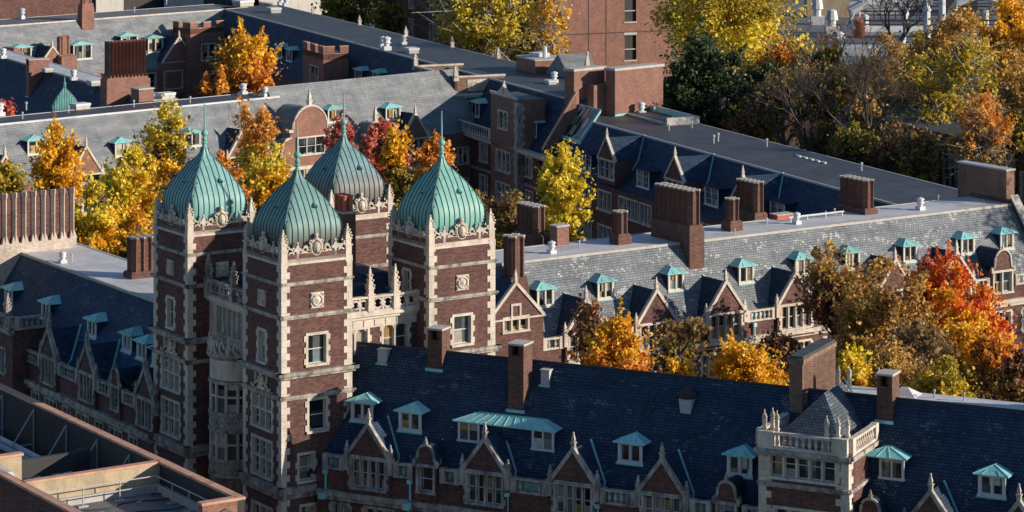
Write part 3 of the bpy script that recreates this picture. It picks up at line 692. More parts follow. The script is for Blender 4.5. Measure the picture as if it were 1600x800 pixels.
def turret(x,y,dome,faces):
    """faces: which sides get openings: 'L' (x=0 side) and 'R' (y=0 side)"""
    e=T.e
    FL=Face(T,Fr((x,y+TS),-math.pi/2)); FRr=Face(T,Fr((x,y),0)); FB=Face(T,Fr((x+TS,y+TS),math.pi)); FE=Face(T,Fr((x+TS,y),math.pi/2))
    if 'W' in faces:
        FL.win(TS/2,20.0,.95,1.85)
        for z in (15.85,12.8): FL.win(TS/2,z,2.45,2.2,3,2)
        FL.win(TS/2,9.2,2.45,1.6,3,1)
        for z in (5.5,2.): FL.win(TS/2,z,2.45,2.2,3,2)
        put('carved_crest',CREST2,e,(x-.02,y+TS/2,18.2),-math.pi/2); put('carved_shield',SHIELD,e,(x,y+TS/2,24.0),-math.pi/2)
    if 'N' in faces: FL.win(2.3,23.2,.7,1.4)
    if 'E' in faces:
        FRr.win(TS/2,20.0,1.3,1.8); put('carved_shield',SHIELD,e,(x+TS/2,y,24.0),0)
        FRr.win(2.55,15.8,1.25,1.85)
        if x<1 and y<1: FRr.win(1.75,12.75,1.0,1.55); FRr.win(1.9,9.6,1.0,1.5)
    mb=MB().mat('brick_dark')
    for f in (FL,FRr,FB,FE): mb.wall(f.fr,0,TS,0,27,f.holes)
    mb.face([(x,y,26.95),(x+TS,y,26.95),(x+TS,y+TS,26.95),(x,y+TS,26.95)])
    mb.mat('near_black'); mb.box(x+.6,x+TS-.6,y+.6,y+TS-.6,0,26.4)
    mb.build('turret_wall',e)
    for z,h,d in STR:
        m=MB().mat('limestone_weathered')
        for f in (FL,FRr,FB,FE): string(m,f.fr,0,TS,z,h,d,d)
        m.build('string_course',e)
    for (cx,cy,qx,qy) in ((x,y,1,1),(x,y+TS,1,-1),(x+TS,y,-1,1),(x+TS,y+TS,-1,-1)):
        if (cx,cy) in ((x+TS,y+TS),): continue
        q=MB().mat('limestone'); quoins(q,cx,cy,qx,qy,12.4,26.35); q.build('quoins',e); q=MB().mat('limestone'); quoins(q,cx,cy,qx,qy,6,11.7); q.build('quoins',e)
    for i,(f,a) in enumerate(((FL,-math.pi/2),(FRr,0),(FB,math.pi),(FE,math.pi/2))):
        p=f.fr.pt(TS/2,-.1,26.34); put('parapet_crest',CREST,e,p,a)
    for cx in (x+.2,x+TS-.2):
        for cy in (y+.2,y+TS-.2): put('pinnacle',PIN,e,(cx,cy,27.2))
    d,s_,v=DOMES[dome]; o=put('dome',d,e,(x+TS/2,y+TS/2,26.9)); put('seams',s_,o); [put('dome_vent',v,o,(0,0,0),q_*math.pi/2) for q_ in range(4)]; put('spire',SPIRE,o,(0,0,5.0))
turret(0,0,'copper_half','WE'); turret(0,12.9,'copper_mid','WE'); turret(10.85,0,'copper_bright','NE'); turret(10.85,12.9,'copper_brown','')
# body between the turrets
e=T.e; bx0,bx1,by0,by1=1.6,14.3,1.6,16.35; ZB=22.4
FW=Face(T,Fr((bx0,12.9),-math.pi/2)); FS=Face(T,Fr((5.05,by0),0))
def afr(f): pass
# right recess: pairs of arched windows
for s0,z,wd,hh,n in ((1.2,18.9,1.8,2.5,2),(4.2,19.7,1.8,1.8,2)): FS.win(s0,z,wd,hh,n,1,arch=True)
FS.win(1.2,15.2,1.6,2.2,2,1)
# left recess: four light window above the balcony
FW.win(3.9,20.1,5.6,1.75,8,1,arch=False,quoin=False)
mb=MB().mat('brick_dark'); mb.wall(FS.fr,0,5.8,0,ZB,FS.holes); mb.mat('limestone'); mb.wall(FW.fr,0,7.85,0,ZB,FW.holes)
mb.mat('brick_dark'); mb.wall(Fr((bx1,5.05),math.pi/2),0,7.9,0,ZB); mb.wall(Fr((10.85,by1),math.pi),0,5.8,0,ZB)
mb.mat('near_black'); mb.box(bx0+.8,bx1-.1,by0+.8,by1-.1,0,ZB-.3); mb.build('gatehouse_wall',e)
fl=MB().mat('flat_mid'); fl.box(bx0+.1,bx1-.1,by0+.1,by1-.1,ZB-.1,ZB+.15); fl.build('flat_roof',e)
rf=MB().mat('slate')
def hip(m,x0,x1,y0,y1,z0,z1,ins):
    cx0,cx1,cy0,cy1=x0+ins,x1-ins,y0+ins,y1-ins
    A=[(x0,y0,z0),(x1,y0,z0),(x1,y1,z0),(x0,y1,z0)]; B=[(cx0,cy0,z1),(cx1,cy0,z1),(cx1,cy1,z1),(cx0,cy1,z1)]
    for i in range(4): m.face([A[i],A[(i+1)%4],B[(i+1)%4],B[i]])
    m.face(B)
hip(rf,2.6,7.2,5.4,13.,22.55,24.2,1.6); hip(rf,8.4,13.6,5.4,12.5,22.55,23.8,1.7); hip(rf,5.4,10.5,2.6,7.,22.55,23.7,1.6); rf.build('hip_roof',e)
mm=MB().mat('limestone'); string(mm,FW.fr,0,7.85,22.05,.45,.42); mm.build('cornice',e); mm=MB().mat('limestone'); string(mm,FS.fr,0,5.8,22.05,.45,.42)
for i in range(7): P=FS.fr.pt(.45+i*.82,0.03,0); mm.box(P[0]-.3,P[0]+.3,P[1]-.07,P[1]+.05,21.55,21.95)
mm.box(5.05,10.85,1.55,1.62,21.45,22.05)
mm.build('cornice',e)
for a,b_ in ((0,2.15),(2.15,4.05),(4.05,5.8)): balustrade(e,FS.fr,a,b_,22.5,1.05,.25,'limestone',style='q',pier=.2)
for a,b_ in ((0,3.9),(3.9,7.85)): balustrade(e,FW.fr,a,b_,22.5,1.05,.25,'limestone_weathered',style='q',pier=.2)
BIGP=pinnacle_mesh(1.7)
for a in (2.15,4.05): put('pinnacle',BIGP,e,FS.fr.pt(a,.25,23.6),0)
BIGQ=pinnacle_mesh(1.5,'limestone_weathered')
for a in (.35,3.9,7.4): put('pinnacle',BIGQ,e,FW.fr.pt(a,.25,23.6),0)
# quoin strips at window sides of the right recess
# oriel bay on the left recess
oc=(1.6,9.0)
def ringm(m,r0,r1,z0,z1,n=14):
    pa=[(oc[0]-r0*math.sin(math.pi*k/n),oc[1]+r0*math.cos(math.pi*k/n)) for k in range(n+1)]; pb=[(oc[0]-r1*math.sin(math.pi*k/n),oc[1]+r1*math.cos(math.pi*k/n)) for k in range(n+1)]
    for k in range(n): m.face([(*pa[k],z0),(*pa[k+1],z0),(*pb[k+1],z1),(*pb[k],z1)])
    m.face([(*p,z1) for p in pb]); m.face([(*p,z0) for p in pa][::-1])
o=MB().mat('limestone_weathered'); rr=1.78
ringm(o,rr+.02,rr+.2,19.0,19.2); ringm(o,rr+.2,rr+.2,19.2,19.45); o.mat('limestone'); ringm(o,rr-.02,rr-.02,17.7,19.0); o.mat('limestone_weathered')
for z in (17.45,15.4,14.3,12.4,11.4): ringm(o,rr+.1,rr+.1,z,z+.2)
ringm(o,rr-.03,rr-.03,14.5,15.4); ringm(o,rr-.03,rr-.03,11.6,12.4); ringm(o,.5,rr-.1,9.6,11.4); ringm(o,.1,.5,9.2,9.6)
for z0,z1 in ((15.6,17.45),(12.6,14.3)):
    for k in range(0,8):
        a=math.pi*(k+.0)/7; p=(oc[0]-(rr-.05)*math.sin(a),oc[1]+(rr-.05)*math.cos(a)); o.mat('limestone'); o.box(p[0]-.07,p[0]+.07,p[1]-.07,p[1]+.07,z0,z1)
    ringm(o,rr-.02,rr-.02,z0+(z1-z0)*.52,z0+(z1-z0)*.52+.12)
rnd=random.Random(5)
for zc in (14.95,12.0):      # carved strapwork on the bands
    for k in range(1,12):
        a=math.pi*k/12; c_=(oc[0]-(rr+.0)*math.sin(a),oc[1]+(rr+.0)*math.cos(a)); tx,ty=-math.cos(a),-math.sin(a)
        o.path([(c_[0]+tx*.16*math.cos(t),c_[1]+ty*.16*math.cos(t),zc+.27*math.sin(t)) for t in [2*math.pi*j/8 for j in range(9)]],.045,4)
ori=o.build('oriel',e)
gl=MB().mat('glass'); ringm(gl,rr-.14,rr-.14,15.6,17.5); ringm(gl,rr-.14,rr-.14,12.6,14.35); gl.build('pane',ori)
sc_=MB().mat('limestone')
for k in range(0,13):
    a=math.pi*k/12; c_=(oc[0]-(rr+.08)*math.sin(a),oc[1]+(rr+.08)*math.cos(a)); tx,ty=-math.cos(a),-math.sin(a); hh=.55+.35*abs(math.cos(a*2))
    sc_.path([(c_[0]+tx*.17*math.cos(t),c_[1]+ty*.17*math.cos(t),19.45+hh*.5+hh*.5*math.sin(t)) for t in [j*.75 for j in range(8)]],.07,5)
    if k%3==0: sc_.lathe([(.09,19.45),(.07,20.2),(.12,20.3),(.02,20.6)],6,c_)
sc_.build('balcony_carving',e)
# chimney with red pots
box_stack(e,8.5,7.0,22.5,.95,1.6,28.2,'brick_shaft',hole=False,flash=False)
for i in range(2):
    for j in range(3):
        p=MB().mat('pot_red'); p.lathe([(.17,0),(.16,.9),(.19,.95),(.19,1.05),(.12,1.05)],10); p.build('chimney_pot',e,(8.27+.47*i,6.5+.5*j,28.2))
ribbed_stack(e,15.4,11.0,20.5,2,2,26.2,'brick_shaft') if False else None
# ---------------------------------------------------------------- front wing (dark slate slope towards the viewer)
DF=math.atan2(-.439,.898)
OF=(F0[0]+1.8*.439,F0[1]+1.8*.898)
W1=Wing('front_wing','long front wing under a blue-black slate slope, with copper-roofed dormers and pointed brick gables',OF,DF,ze=13.5,zr=20.5,run=4.5)
def slab_at(W,pxl,pxr,pyb,pyt,d,kind='box',mat='brick_shaft',**k):
    """chimney whose front-bottom-left is at (pxl,pyb) on the slope and whose front-right edge is at pxr"""
    L=W.slope_hit(pxl,pyb); x1=W.sx(pxr,L.y,pyb); wd=x1-L.x
    zt=W.hit(pxl,pyt,(0,1,0),L.y).z
    return L,wd,zt
def fin_slope_chimney(W,pxl,pxr,pyb,pyt,d,**k):
    L,wd,zt=slab_at(W,pxl,pxr,pyb,pyt,d); return box_stack(W.e,L.x+wd/2,L.y+d/2,L.z,wd,d,zt,**k)
for px in (575,757,895.5,1034): gable(W1,px,3.05,2.05,14.6,(4,1.75),kind='dark')
for px in (1453.8,1592): gable(W1,px,3.05,2.05,14.6,(4,1.75),kind='dark')
for px in (665,1135,1360): shaped_gable(W1,px)
for px,py in ((566,657),(641,672)): dormer(W1,px,py,1.6,1.2)
for px,py in ((985,722),(1156,742),(1550,774)): dormer(W1,px,py,1.6,1.2)
def long_dormer(W,pa,pb,ends,label=None):
    """shared shed dormer: slate cheek wall between window pairs under one copper roof"""
    A=W.slope_hit(*pa); x1=W.sx(pb[0],A.y,pb[1]); L=x1-A.x; h=1.2; t=W.t
    b=MB().mat('slate'); dp=h/t
    for s0,s1 in ((0,.08),(L-.08,L)): b.prism([(0.02,-.02),(.02,h),(dp+.1,h)],s0,s1,'x')
    b.box(.08,L-.08,.03,.12,0,h); o=b.build('dormer',W.e,(A.x,A.y,A.z))
    r=MB().mat('copper_trim'); rh=.42; bk=dp+rh/t+.1
    P0,P1,P2,P3=(-.25,-.3,h),(L+.25,-.3,h),(L+.25,dp+.2,h),(-.25,dp+.2,h); R0,R1=(1.0,.5,h+rh),(L-1.0,.5,h+rh); Q0,Q1=(1.,bk,h+rh),(L-1.,bk,h+rh)
    r.face([P0,P1,R1,R0]); r.face([P1,P2,Q1,R1]); r.face([R0,R1,Q1,Q0]); r.face([P3,P0,R0,Q0]); r.face([P0,P3,P2,P1]); r.face([(P0[0],P0[1],h-.06),(P1[0],P1[1],h-.06),P1,P0])
    n=int(L/.62)
    for k in range(1,n): xx=L*k/n; r.path([(xx,-.3,h+.01),(1.0+(L-2.0)*k/n,.5,h+rh+.01)],.022,4)
    for a_,b_ in ((P0,R0),(P1,R1),(R0,R1)): r.path([a_,b_],.03,4)
    r.build('dormer_roof',o)
    for s0 in ends(L):
        f=MB().mat('white_metal'); x0,x1_=s0,s0+1.5
        f.box(x0,x0+.15,-.06,.02,-.04,h); f.box(x1_-.15,x1_,-.06,.02,-.04,h); f.box(x0+.15,x1_-.15,-.06,.02,h-.13,h); f.box(x0-.05,x1_+.05,-.12,.02,-.1,.04); f.box((x0+x1_)/2-.05,(x0+x1_)/2+.05,-.05,.02,.04,h-.13)
        w_=f.build('window_frame',o); g=MB().mat('glass'); g.face([(x0+.1,-.01,.02),(x1_-.1,-.01,.02),(x1_-.1,-.01,h-.05),(x0+.1,-.01,h-.05)]); g.build('pane',w_)
    return o
long_dormer(W1,(716,686),(866,703),lambda L:(0,L-1.5)); long_dormer(W1,(1352,742),(1413,752),lambda L:(L-1.5,))
W1.roof(-.2,58,fw=.1,backrun=4.5,backz=13.5)
# balustrades between the gables
def gx(px): return W1.hit(px,400,(0,1,0),-.25).x
cuts=sorted([(gx(p)-1.75,gx(p)+1.75) for p in (575,757,895.5,1034,1453.8,1592)]+[(gx(p)-.95,gx(p)+.95) for p in (665,1135,1360)]+[(31.3,37.3)])
cur=2.0
for a,b_ in cuts+[(57,58)]:
    if a-cur>.7: balustrade(W1.e,W1.face.fr,cur,a,13.6,.9,.05,step=.38,back=True)
    cur=max(cur,b_)
# walls, string course, lower windows
rows=[(10.1,1.3),(6.6,2.0),(3.0,2.0)]
xs=1.6+0.0
k=0; x=3.2
while x<56:
    if not 31.0<x<37.6:
        for z,h in rows: W1.face.win(x,z,1.9 if k%2 else 1.1,h,3 if k%2 else 2,1,kind='dark')
    x+=2.75; k+=1
W1.walls(1.5,58,9.,13.6)
m=MB().mat('limestone_weathered'); string(m,W1.face.fr,1.7,31.6,11.7,.6,.38); m.build('string_course',W1.e)
m=MB().mat('limestone_weathered'); string(m,W1.face.fr,37.0,58,11.7,.6,.38); m.build('string_course',W1.e)
for s in (2.2,8.2,12.2,14.9,20.9,26.1,41.5,47.5):
    m=MB().mat('copper_trim'); m.path([(s,-.12,13.4),(s,-.12,12.3)],.07,6); m.box(s-.14,s+.14,-.3,-.02,13.3,13.55); m.box(s-.2,s+.2,-.75,-.3,11.8,12.2); m.build('downpipe',W1.e)
# chimneys and vents on the slope
fin_slope_chimney(W1,668,690.5,576,512,1.1); fin_slope_chimney(W1,794,818,640,536,1.25); fin_slope_chimney(W1,1370,1394,657,583,1.3,mat='brick_shaft')
def louvre(W,pxl,pxr,pyb,pyt,mat='copper_trim'):
    L,wd,zt=slab_at(W,pxl,pxr,pyb,pyt,1); m=MB().mat('grey_metal'); m.box(-wd/2,wd/2,0,.75,-.8,zt-L.z-.06); m.mat('concrete'); m.box(-wd/2-.05,wd/2+.05,-.05,.8,zt-L.z-.06,zt-L.z); m.mat(mat); m.box(-wd/2-.08,wd/2+.08,-.12,-.003,-.1,.04)
    return m.build('roof_ventilator',W.e,(L.x+wd/2,L.y,L.z))
louvre(W1,845,858,601,577); louvre(W1,590,604,567,545)
# stained round ventilator
L=W1.slope_hit(1071,647); m=MB().mat('grey_metal'); m.taper(0,.35,-.3,.9,.3,.3,.42,.42); m.mat('near_black'); m.lathe([(.5,.9),(.55,1.0),(.5,1.25),(.3,1.5),(.05,1.6)],10,(0,.35)); m.mat('copper_trim'); m.box(-.42,.42,-.12,-.05,-.35,-.2); m.build('roof_ventilator',W1.e,(L.x,L.y,L.z))
# bay tower with balustrade and pyramid roof
p=1.2; BF=Face(W1,Fr((31.6,-p),0)); bw=5.4; ZT=18.25
for z,h,n in ((16.75,1.5,5),(13.0,1.9,4),(9.2,1.9,4),(5.2,1.9,4)): BF.win(bw/2-.05,z,3.9 if n==5 else 3.3,h,n,1)
BS=Face(W1,Fr((31.6+bw,-p),math.pi/2))
mb=MB().mat('brick_dark'); mb.wall(BF.fr,0,bw,0,ZT,BF.holes); mb.wall(BS.fr,0,5,0,ZT); mb.wall(Fr((31.6,-p+5),-math.pi/2),0,5,0,ZT)
mb.mat('near_black'); mb.box(32.2,36.4,-.5,3.4,0,18); mb.build('bay_wall',W1.e)
for f,s1 in ((BF,bw),(BS,4.6)):
    m=MB().mat('limestone_weathered'); string(m,f.fr,0,s1,17.95,.40,.38,.2); m.build('cornice',W1.e)
    m=MB().mat('limestone_weathered'); string(m,f.fr,0,s1,16.15,.28,.2,.1); m.build('string_course',W1.e)
for cx,qx in ((31.6,1),(31.6+bw,-1)):
    q=MB().mat('limestone'); quoins(q,cx,-p,qx,1,7,17.9,.75,.45,.4); q.build('quoins',W1.e)
balustrade(W1.e,BF.fr,0,bw,18.35,.95,.05,'limestone',step=.36,pier=.95); balustrade(W1.e,BS.fr,.1,4.7,18.35,.95,.05,'limestone',step=.36,pier=.5)
balustrade(W1.e,Fr((31.6,-p+4.6),-math.pi/2),0,4.5,18.35,.95,.05,'limestone',step=.36,pier=.5)
r=MB().mat('slate_mid'); A=[(31.9,-p+.6,18.35),(36.7,-p+.6,18.35)]; Pk=(34.3,2.3,21.0)
r.face([A[0],A[1],Pk]); r.face([A[1],(36.7,4.4,18.35),(34.3,5.6,21.0),Pk]); r.face([(31.9,4.4,18.35),A[0],Pk,(34.3,5.6,21.0)]); r.build('pyramid_roof',W1.e)
fl=MB().mat('flat_mid'); fl.box(31.65,31.55+bw,-p+.05,3.5,18.2,18.36); fl.build('flat_roof',W1.e)
SP=pinnacle_mesh(.95)
for x,y in ((31.85,-p+.2),(32.15,-p+.75),(32.6,-p+.25),(35.6,-p+.3),(36.3,-p+.25),(36.75,-p+.6)): o=put('pinnacle',SP,W1.e,(x,y,19.35)); o.scale=(.5,.5,1.05)
f_=MB().mat('copper_trim'); f_.path([(36.75,4.3,18.5),(34.4,5.7,21.1)],.07,4); f_.build('valley_flashing',W1.e)
# big flue wall behind the bay tower
m=MB().mat('brick_brown'); y0,y1=4.0,9.7; x0,x1=31.55,32.35; m.box(x0,x1,y0,y1,16,22.3)
for k in range(11):
    yy=y0+.35+k*(y1-y0-.7)/10
    for q,xx in ((1,x1),(-1,x0)): m.prism([(xx-.01*q,yy-.2),(xx+.18*q,yy),(xx-.01*q,yy+.2)],19.5,22.2)
m.box(x0-.1,x1+.1,y0-.1,y1+.1,22.15,22.45); m.mat('flat_dark'); m.box(x0-.02,x1+.02,y0,y1,22.45,22.6); m.build('chimney',W1.e)
# right part: pale flat roof beyond the ridge
f=MB().mat('flat_light'); f.box(33.5,58,4.95,7.0,20.38,20.5); f.mat('concrete'); f.box(33.5,58,4.78,4.95,20.4,20.56); f.build('flat_roof',W1.e)
wl=MB().mat('brick_brown'); wl.box(33.5,57.9,6.6,6.98,0,20.38); wl.build('rear_wall',W1.e)
r=MB().mat('flat_light'); hip(r,37.0,39.0,5.2,6.9,20.4,20.95,.8); r.build('skylight_roof',W1.e)
ribbed_stack(W1.e,46.6,6.2,20.5,2,2,23.1,'brick_brown',base=.6,cap='grey_metal')
vent(W1.e,39.8,6.0,20.5,.7,2); vent(W1.e,41.6,6.0,20.5,.7,2)
for px,py in ((1260,617),(1267,617)):
    pass
for x,y in ((33.9,6.0),(34.5,6.2),(36.2,6.6)): o=put('pinnacle',SP,W1.e,(x,y,20.9)); o.scale=(.5,.5,.85)

# ---------------------------------------------------------------- left wing
O3=tw(-.1,47.95)
W3=Wing('left_wing','left wing in shade, shade-blue slate slope under pale flat roof, giant ribbed chimney',O3,math.atan2(-.834,.552),ze=13.6,zr=19.5,run=4.0,slate='slate_shade_blue')
for px in (75,135,226): gable(W3,px,2.9,2.05,14.6,(4,1.75),kind='dark')
for px in (29,180): shaped_gable(W3,px)
for px,py in ((72,497),(144,525),(199,548),(222,560),(246,572)): dormer(W3,px,py,1.5,1.2)
dormer(W3,14,475,1.5,1.2)
W3.roof(-8,30,fw=5.5,flat='flat_light')
gx3=lambda px:W3.hit(px,400,(0,1,0),-.25).x
cuts=sorted([(gx3(p)-1.65,gx3(p)+1.65) for p in (75,135,226)]+[(gx3(p)-.95,gx3(p)+.95) for p in (29,180)])
cur=-8
for a,b_ in cuts+[(30,31)]:
    if a-cur>.6: balustrade(W3.e,W3.face.fr,cur,min(a,29.9),13.6,.9,.05,step=.38)
    cur=max(cur,b_)
x=-6;k=0
while x<29:
    for z,h in ((9.9,1.5),(6.0,1.9),(2.2,1.9)): W3.face.win(x,z,1.9 if k%2 else 1.2,h,3 if k%2 else 2,1,kind='dark')
    x+=2.75;k+=1
W3.walls(-8,30,13,13.6)
m=MB().mat('limestone_weathered'); string(m,W3.face.fr,-8,30,11.7,.6,.38); m.build('string_course',W3.e)
# corner block with balcony at the far left
Lb=W3.sx(20,-1.3); bf=Face(W3,Fr((Lb-6,-1.3),0)); bf.win(3.2,12.6,2.6,1.7,4,1,kind='dark'); bf.win(3.2,9.,2.6,1.7,4,1,kind='dark')
mb=MB().mat('brick_dark'); mb.wall(bf.fr,0,6,0,15.9,bf.holes); mb.wall(Fr((Lb,-1.3),math.pi/2),0,3,0,15.9); mb.mat('near_black'); mb.box(Lb-5.6,Lb-.5,-.6,1.4,0,15.8); mb.build('bay_wall',W3.e)
m=MB().mat('limestone_weathered'); string(m,bf.fr,0,6,15.6,.4,.35,.2); m.build('cornice',W3.e)
balustrade(W3.e,bf.fr,0,6,16.0,.95,.05,step=.4); balustrade(W3.e,Fr((Lb,-1.3),math.pi/2),.1,3.0,16.0,.95,.05,step=.4)
o=put('pinnacle',BIGQ,W3.e,(Lb-1.2,-1.2,16.95))
q=W3.flat_at(225,433); ribbed_stack(W3.e,q.x,q.y,19.5,2,4,22.6,'brick_shaft',base=.55,cap='limestone_weathered',p=.62)
q=W3.flat_at(98,412); vent(W3.e,q.x,q.y,19.56,.9)
q=W3.flat_at(112,410); vent(W3.e,q.x,q.y,19.56,.8,2)
# giant ribbed flue wall across the left wing
q=W3.flat_at(117,388); n=13; pp=.82
m=MB().mat('brick_pale'); X=q.x; Yq=q.y; Lw=n*pp
# runs along local -y (towards the viewer's left); broad face looks to +x
m.box(X-1.2,X,Yq-Lw-2,Yq+.15,12,20.35)
for k in range(n+1):
    yy=Yq-.1-k*pp; m.mat('brick_pale'); m.taper(X-.35,yy-.0,20.34,21.0,.35,.30,.18,.12)
m.mat('brick_dark'); m.box(X-1.0,X-.32,Yq-Lw-2,Yq,20.3,24.2)
m.mat('brick_pale')
for k in range(n+1):
    yy=Yq-.1-k*pp; m.prism([(X-.33,yy-.2),(X-.02,yy),(X-.33,yy+.2)],20.5,24.15)
    m.prism([(X-.35,yy-.26),(X+.04,yy),(X-.35,yy+.26)],23.9,24.3)
m.build('chimney',W3.e)

# ---------------------------------------------------------------- right courtyard wing
O2=tw(0,20.7)
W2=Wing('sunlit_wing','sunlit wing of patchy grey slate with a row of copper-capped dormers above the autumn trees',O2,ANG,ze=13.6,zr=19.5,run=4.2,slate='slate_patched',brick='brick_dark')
for px in (916,1026,1134.5,1244,1399,1495): gable(W2,px,3.8,2.5,14.6,(4,1.8))
gable(W2,806,5.0,2.6,16.4,True,apexwin=True,sidefin=False,low=4.4)
W2.face.win(W2.sx(805),12.5,4.4,1.5,6,1,quoin=False)
shaped_gable(W2,1567,2.5,15.0,(2,1.7),1.75,kind='stone')
for px,py in ((852,478),(946,466),(1056,453),(1166,441),(1256,429),(1332,419),(1422,408),(1512,396),(1573,388)): dormer(W2,px,py,1.55,1.35,style='cream')
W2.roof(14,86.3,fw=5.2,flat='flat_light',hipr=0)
g2=lambda px:W2.hit(px,400,(0,1,0),-.25).x
cuts=sorted([(g2(p)-2.1,g2(p)+2.1) for p in (916,1026,1134.5,1244,1399,1495)]+[(g2(806)-2.6,g2(806)+2.5),(g2(1567)-1.5,g2(1567)+1.5)])
cur=20
for a,b_ in cuts+[(86,87)]:
    if a-cur>.6: balustrade(W2.e,W2.face.fr,cur,a,13.6,.9,.05,'limestone',step=.42,back=True)
    cur=max(cur,b_)
x=22;k=0
while x<85:
    for z,h in ((9.6,1.8),(5.8,1.9),(2.2,1.9)): W2.face.win(x,z,2.0 if k%2 else 1.3,h,3 if k%2 else 2,1)
    x+=3.1;k+=1
W2.walls(14,86.3,14,13.6)
m=MB().mat('limestone'); string(m,W2.face.fr,14,86.3,11.9,.6,.4); m.build('string_course',W2.e)
for s in (g2(1180),g2(1085),g2(975)):
    m=MB().mat('copper_trim'); m.path([(s,-.15,13.4),(s,-.15,8)],.08,6); m.box(s-.16,s+.16,-.3,-.02,13.2,13.5); m.build('downpipe',W2.e)
# end parapet
m=MB().mat('brick_dark'); m.prism([(0,0),(0,13.8),(.3+4.2,19.9),(9.7,19.9),(13.9,14),(13.9,0)],86.3,87,'x'); m.mat('concrete')
m.mesh([(86.2,-.1,13.9),(87.1,-.1,13.9),(87.1,4.5,20.1),(86.2,4.5,20.1),(86.2,-.1,14.1),(87.1,-.1,14.1),(87.1,4.5,20.35),(86.2,4.5,20.35)],[(0,3,2,1),(4,5,6,7),(0,1,5,4),(1,2,6,5),(2,3,7,6),(3,0,4,7)])
m.build('end_parapet',W2.e)
# chimneys on the flat: (px of front-left corner at its base, py), shafts nx, ny, top py
def flat_stack(W,px,py,nx,ny,pyt,base=.9,p=.55,**k):
    q=W.flat_at(px,py); a=W.hit(px,pyt,(0,1,0),q.y); hx,hy=nx*p/2,ny*p/2
    return ribbed_stack(W.e,q.x+hx,q.y+hy,W.zr,nx,ny,a.z,base=base,p=p,**k)
flat_stack(W2,967,384,2,2,331,base=.9,p=.52)
flat_stack(W2,1078,384,2,8,298,base=1.6,p=.62)
flat_stack(W2,1142,363,2,2,311,base=.9,p=.52)
flat_stack(W2,1180,346,2,5,285,base=.7,p=.56)
flat_stack(W2,1352,337,2,6,282,base=.6,p=.60)
q=W2.hit(799,449,(0,1,0),2.4); ribbed_stack(W2.e,q.x+.7,3.1,15.6,2,2,W2.hit(799,368,(0,1,0),3.0).z,base=3.2,p=.72)
q=W2.flat_at(858,382); ribbed_stack(W2.e,q.x,q.y+2.6,19.5,2,5,W2.hit(858,325,(0,1,0),q.y).z,base=.6,p=.58)
q=W2.flat_at(871,385); box_stack(W2.e,q.x+.55,q.y+.5,19.5,1.15,1.0,W2.hit(871,353,(0,1,0),q.y).z,mat='brick_red',hole=False,flash=False)
for px,py,s,kd in ((862,397,1.,0),(905,388,.8,2),(1245,351,1.,0),(1438,329,1.1,0),(1148,368,.7,2),(1198,352,.8,2),(1304,337,.8,2),(1466,316,.8,2),(1290,340,.7,2)):
    q=W2.flat_at(px,py); vent(W2.e,q.x,q.y,19.56,s,kd)
q=W2.flat_at(1222,342); m=MB().mat('pot_red'); m.box(-.9,.9,-.5,.5,0,.35); m.mat('concrete'); m.box(-.95,.95,-.55,.55,.35,.42); m.build('roof_hatch',W2.e,(q.x,q.y,19.56))
q=W2.flat_at(1290,341); m=MB().mat('white_metal'); m.path([(-3,0,.35),(3,0,.35)],.07,6)
for a in (-2.8,-1,1,2.8): m.path([(a,0,0),(a,0,.35)],.06,5)
m.build('roof_pipe',W2.e,(q.x-1,q.y,19.56))
# tall brick slab at the right end
P=PZ(1572.5,323.6,19.2); l0=W2.loc((P[0],P[1],0))
m=MB().mat('brick_brown'); m.box(l0.x,l0.x+.95,l0.y,l0.y+6.2,14,22.35); m.mat('grey_metal'); m.box(l0.x-.08,l0.x+1.03,l0.y-.08,l0.y+6.3,22.35,22.5); m.mat('copper_trim'); m.box(l0.x-.1,l0.x+1.05,l0.y-.1,l0.y-.003,18.9,19.3); m.build('flue_wall',W2.e)
# ---------------------------------------------------------------- long rear wings (direction C)
UC=math.atan2(-.919,.395); OC=(-16.86,363.14)
def crenel(T,fr,s0,s1,z,h=.75,w=1.1,gap=.8,th=.4,mat='brick_red',cap='coping_terracotta'):
    m=MB().mat(mat); L=s1-s0; n=max(2,round((L+gap)/(w+gap))); ww=(L-(n-1)*gap)/n
    def bx(a0,a1,z0,z1,o=0): P=[fr.pt(a0-o,o,0),fr.pt(a1+o,o,0),fr.pt(a1+o,-th-o,0),fr.pt(a0-o,-th-o,0)]; m.prism([(p[0],p[1]) for p in P],z0,z1)
    bx(s0,s1,z-.8,z)
    for k in range(n):
        a=s0+k*(ww+gap); m.mat(mat); bx(a,a+ww,z+.001,z+h); m.mat(cap); bx(a,a+ww,z+h,z+h+.1,.04)
        if k<n-1: bx(a+ww+.045,a+ww+gap-.045,z+.002,z+.08,.04)
    m.build('battlement',T.e)
class Block:
    """box tower in a wing's local frame with faces 'F' (towards -y), 'S' (towards +x)"""
    def __init__(s,T,x0,x1,y0,y1,z0,zt,mat): s.T=T; s.b=(x0,x1,y0,y1,z0,zt); s.mat=mat; s.F=Face(T,Fr((x0,y0),0)); s.S=Face(T,Fr((x1,y0),math.pi/2))
    def build(s,name='bay_wall'):
        x0,x1,y0,y1,z0,zt=s.b; m=MB().mat(s.mat); m.wall(s.F.fr,0,x1-x0,z0,zt,s.F.holes); m.wall(s.S.fr,0,y1-y0,z0,zt,s.S.holes)
        m.wall(Fr((x1,y1),math.pi),0,x1-x0,z0,zt); m.wall(Fr((x0,y1),-math.pi/2),0,y1-y0,z0,zt)
        m.mat('flat_dark'); m.face([(x0,y0,zt-.02),(x1,y0,zt-.02),(x1,y1,zt-.02),(x0,y1,zt-.02)]); m.mat('near_black'); m.box(x0+.6,x1-.6,y0+.6,y1-.6,z0,zt-.1); return m.build(name,s.T.e)
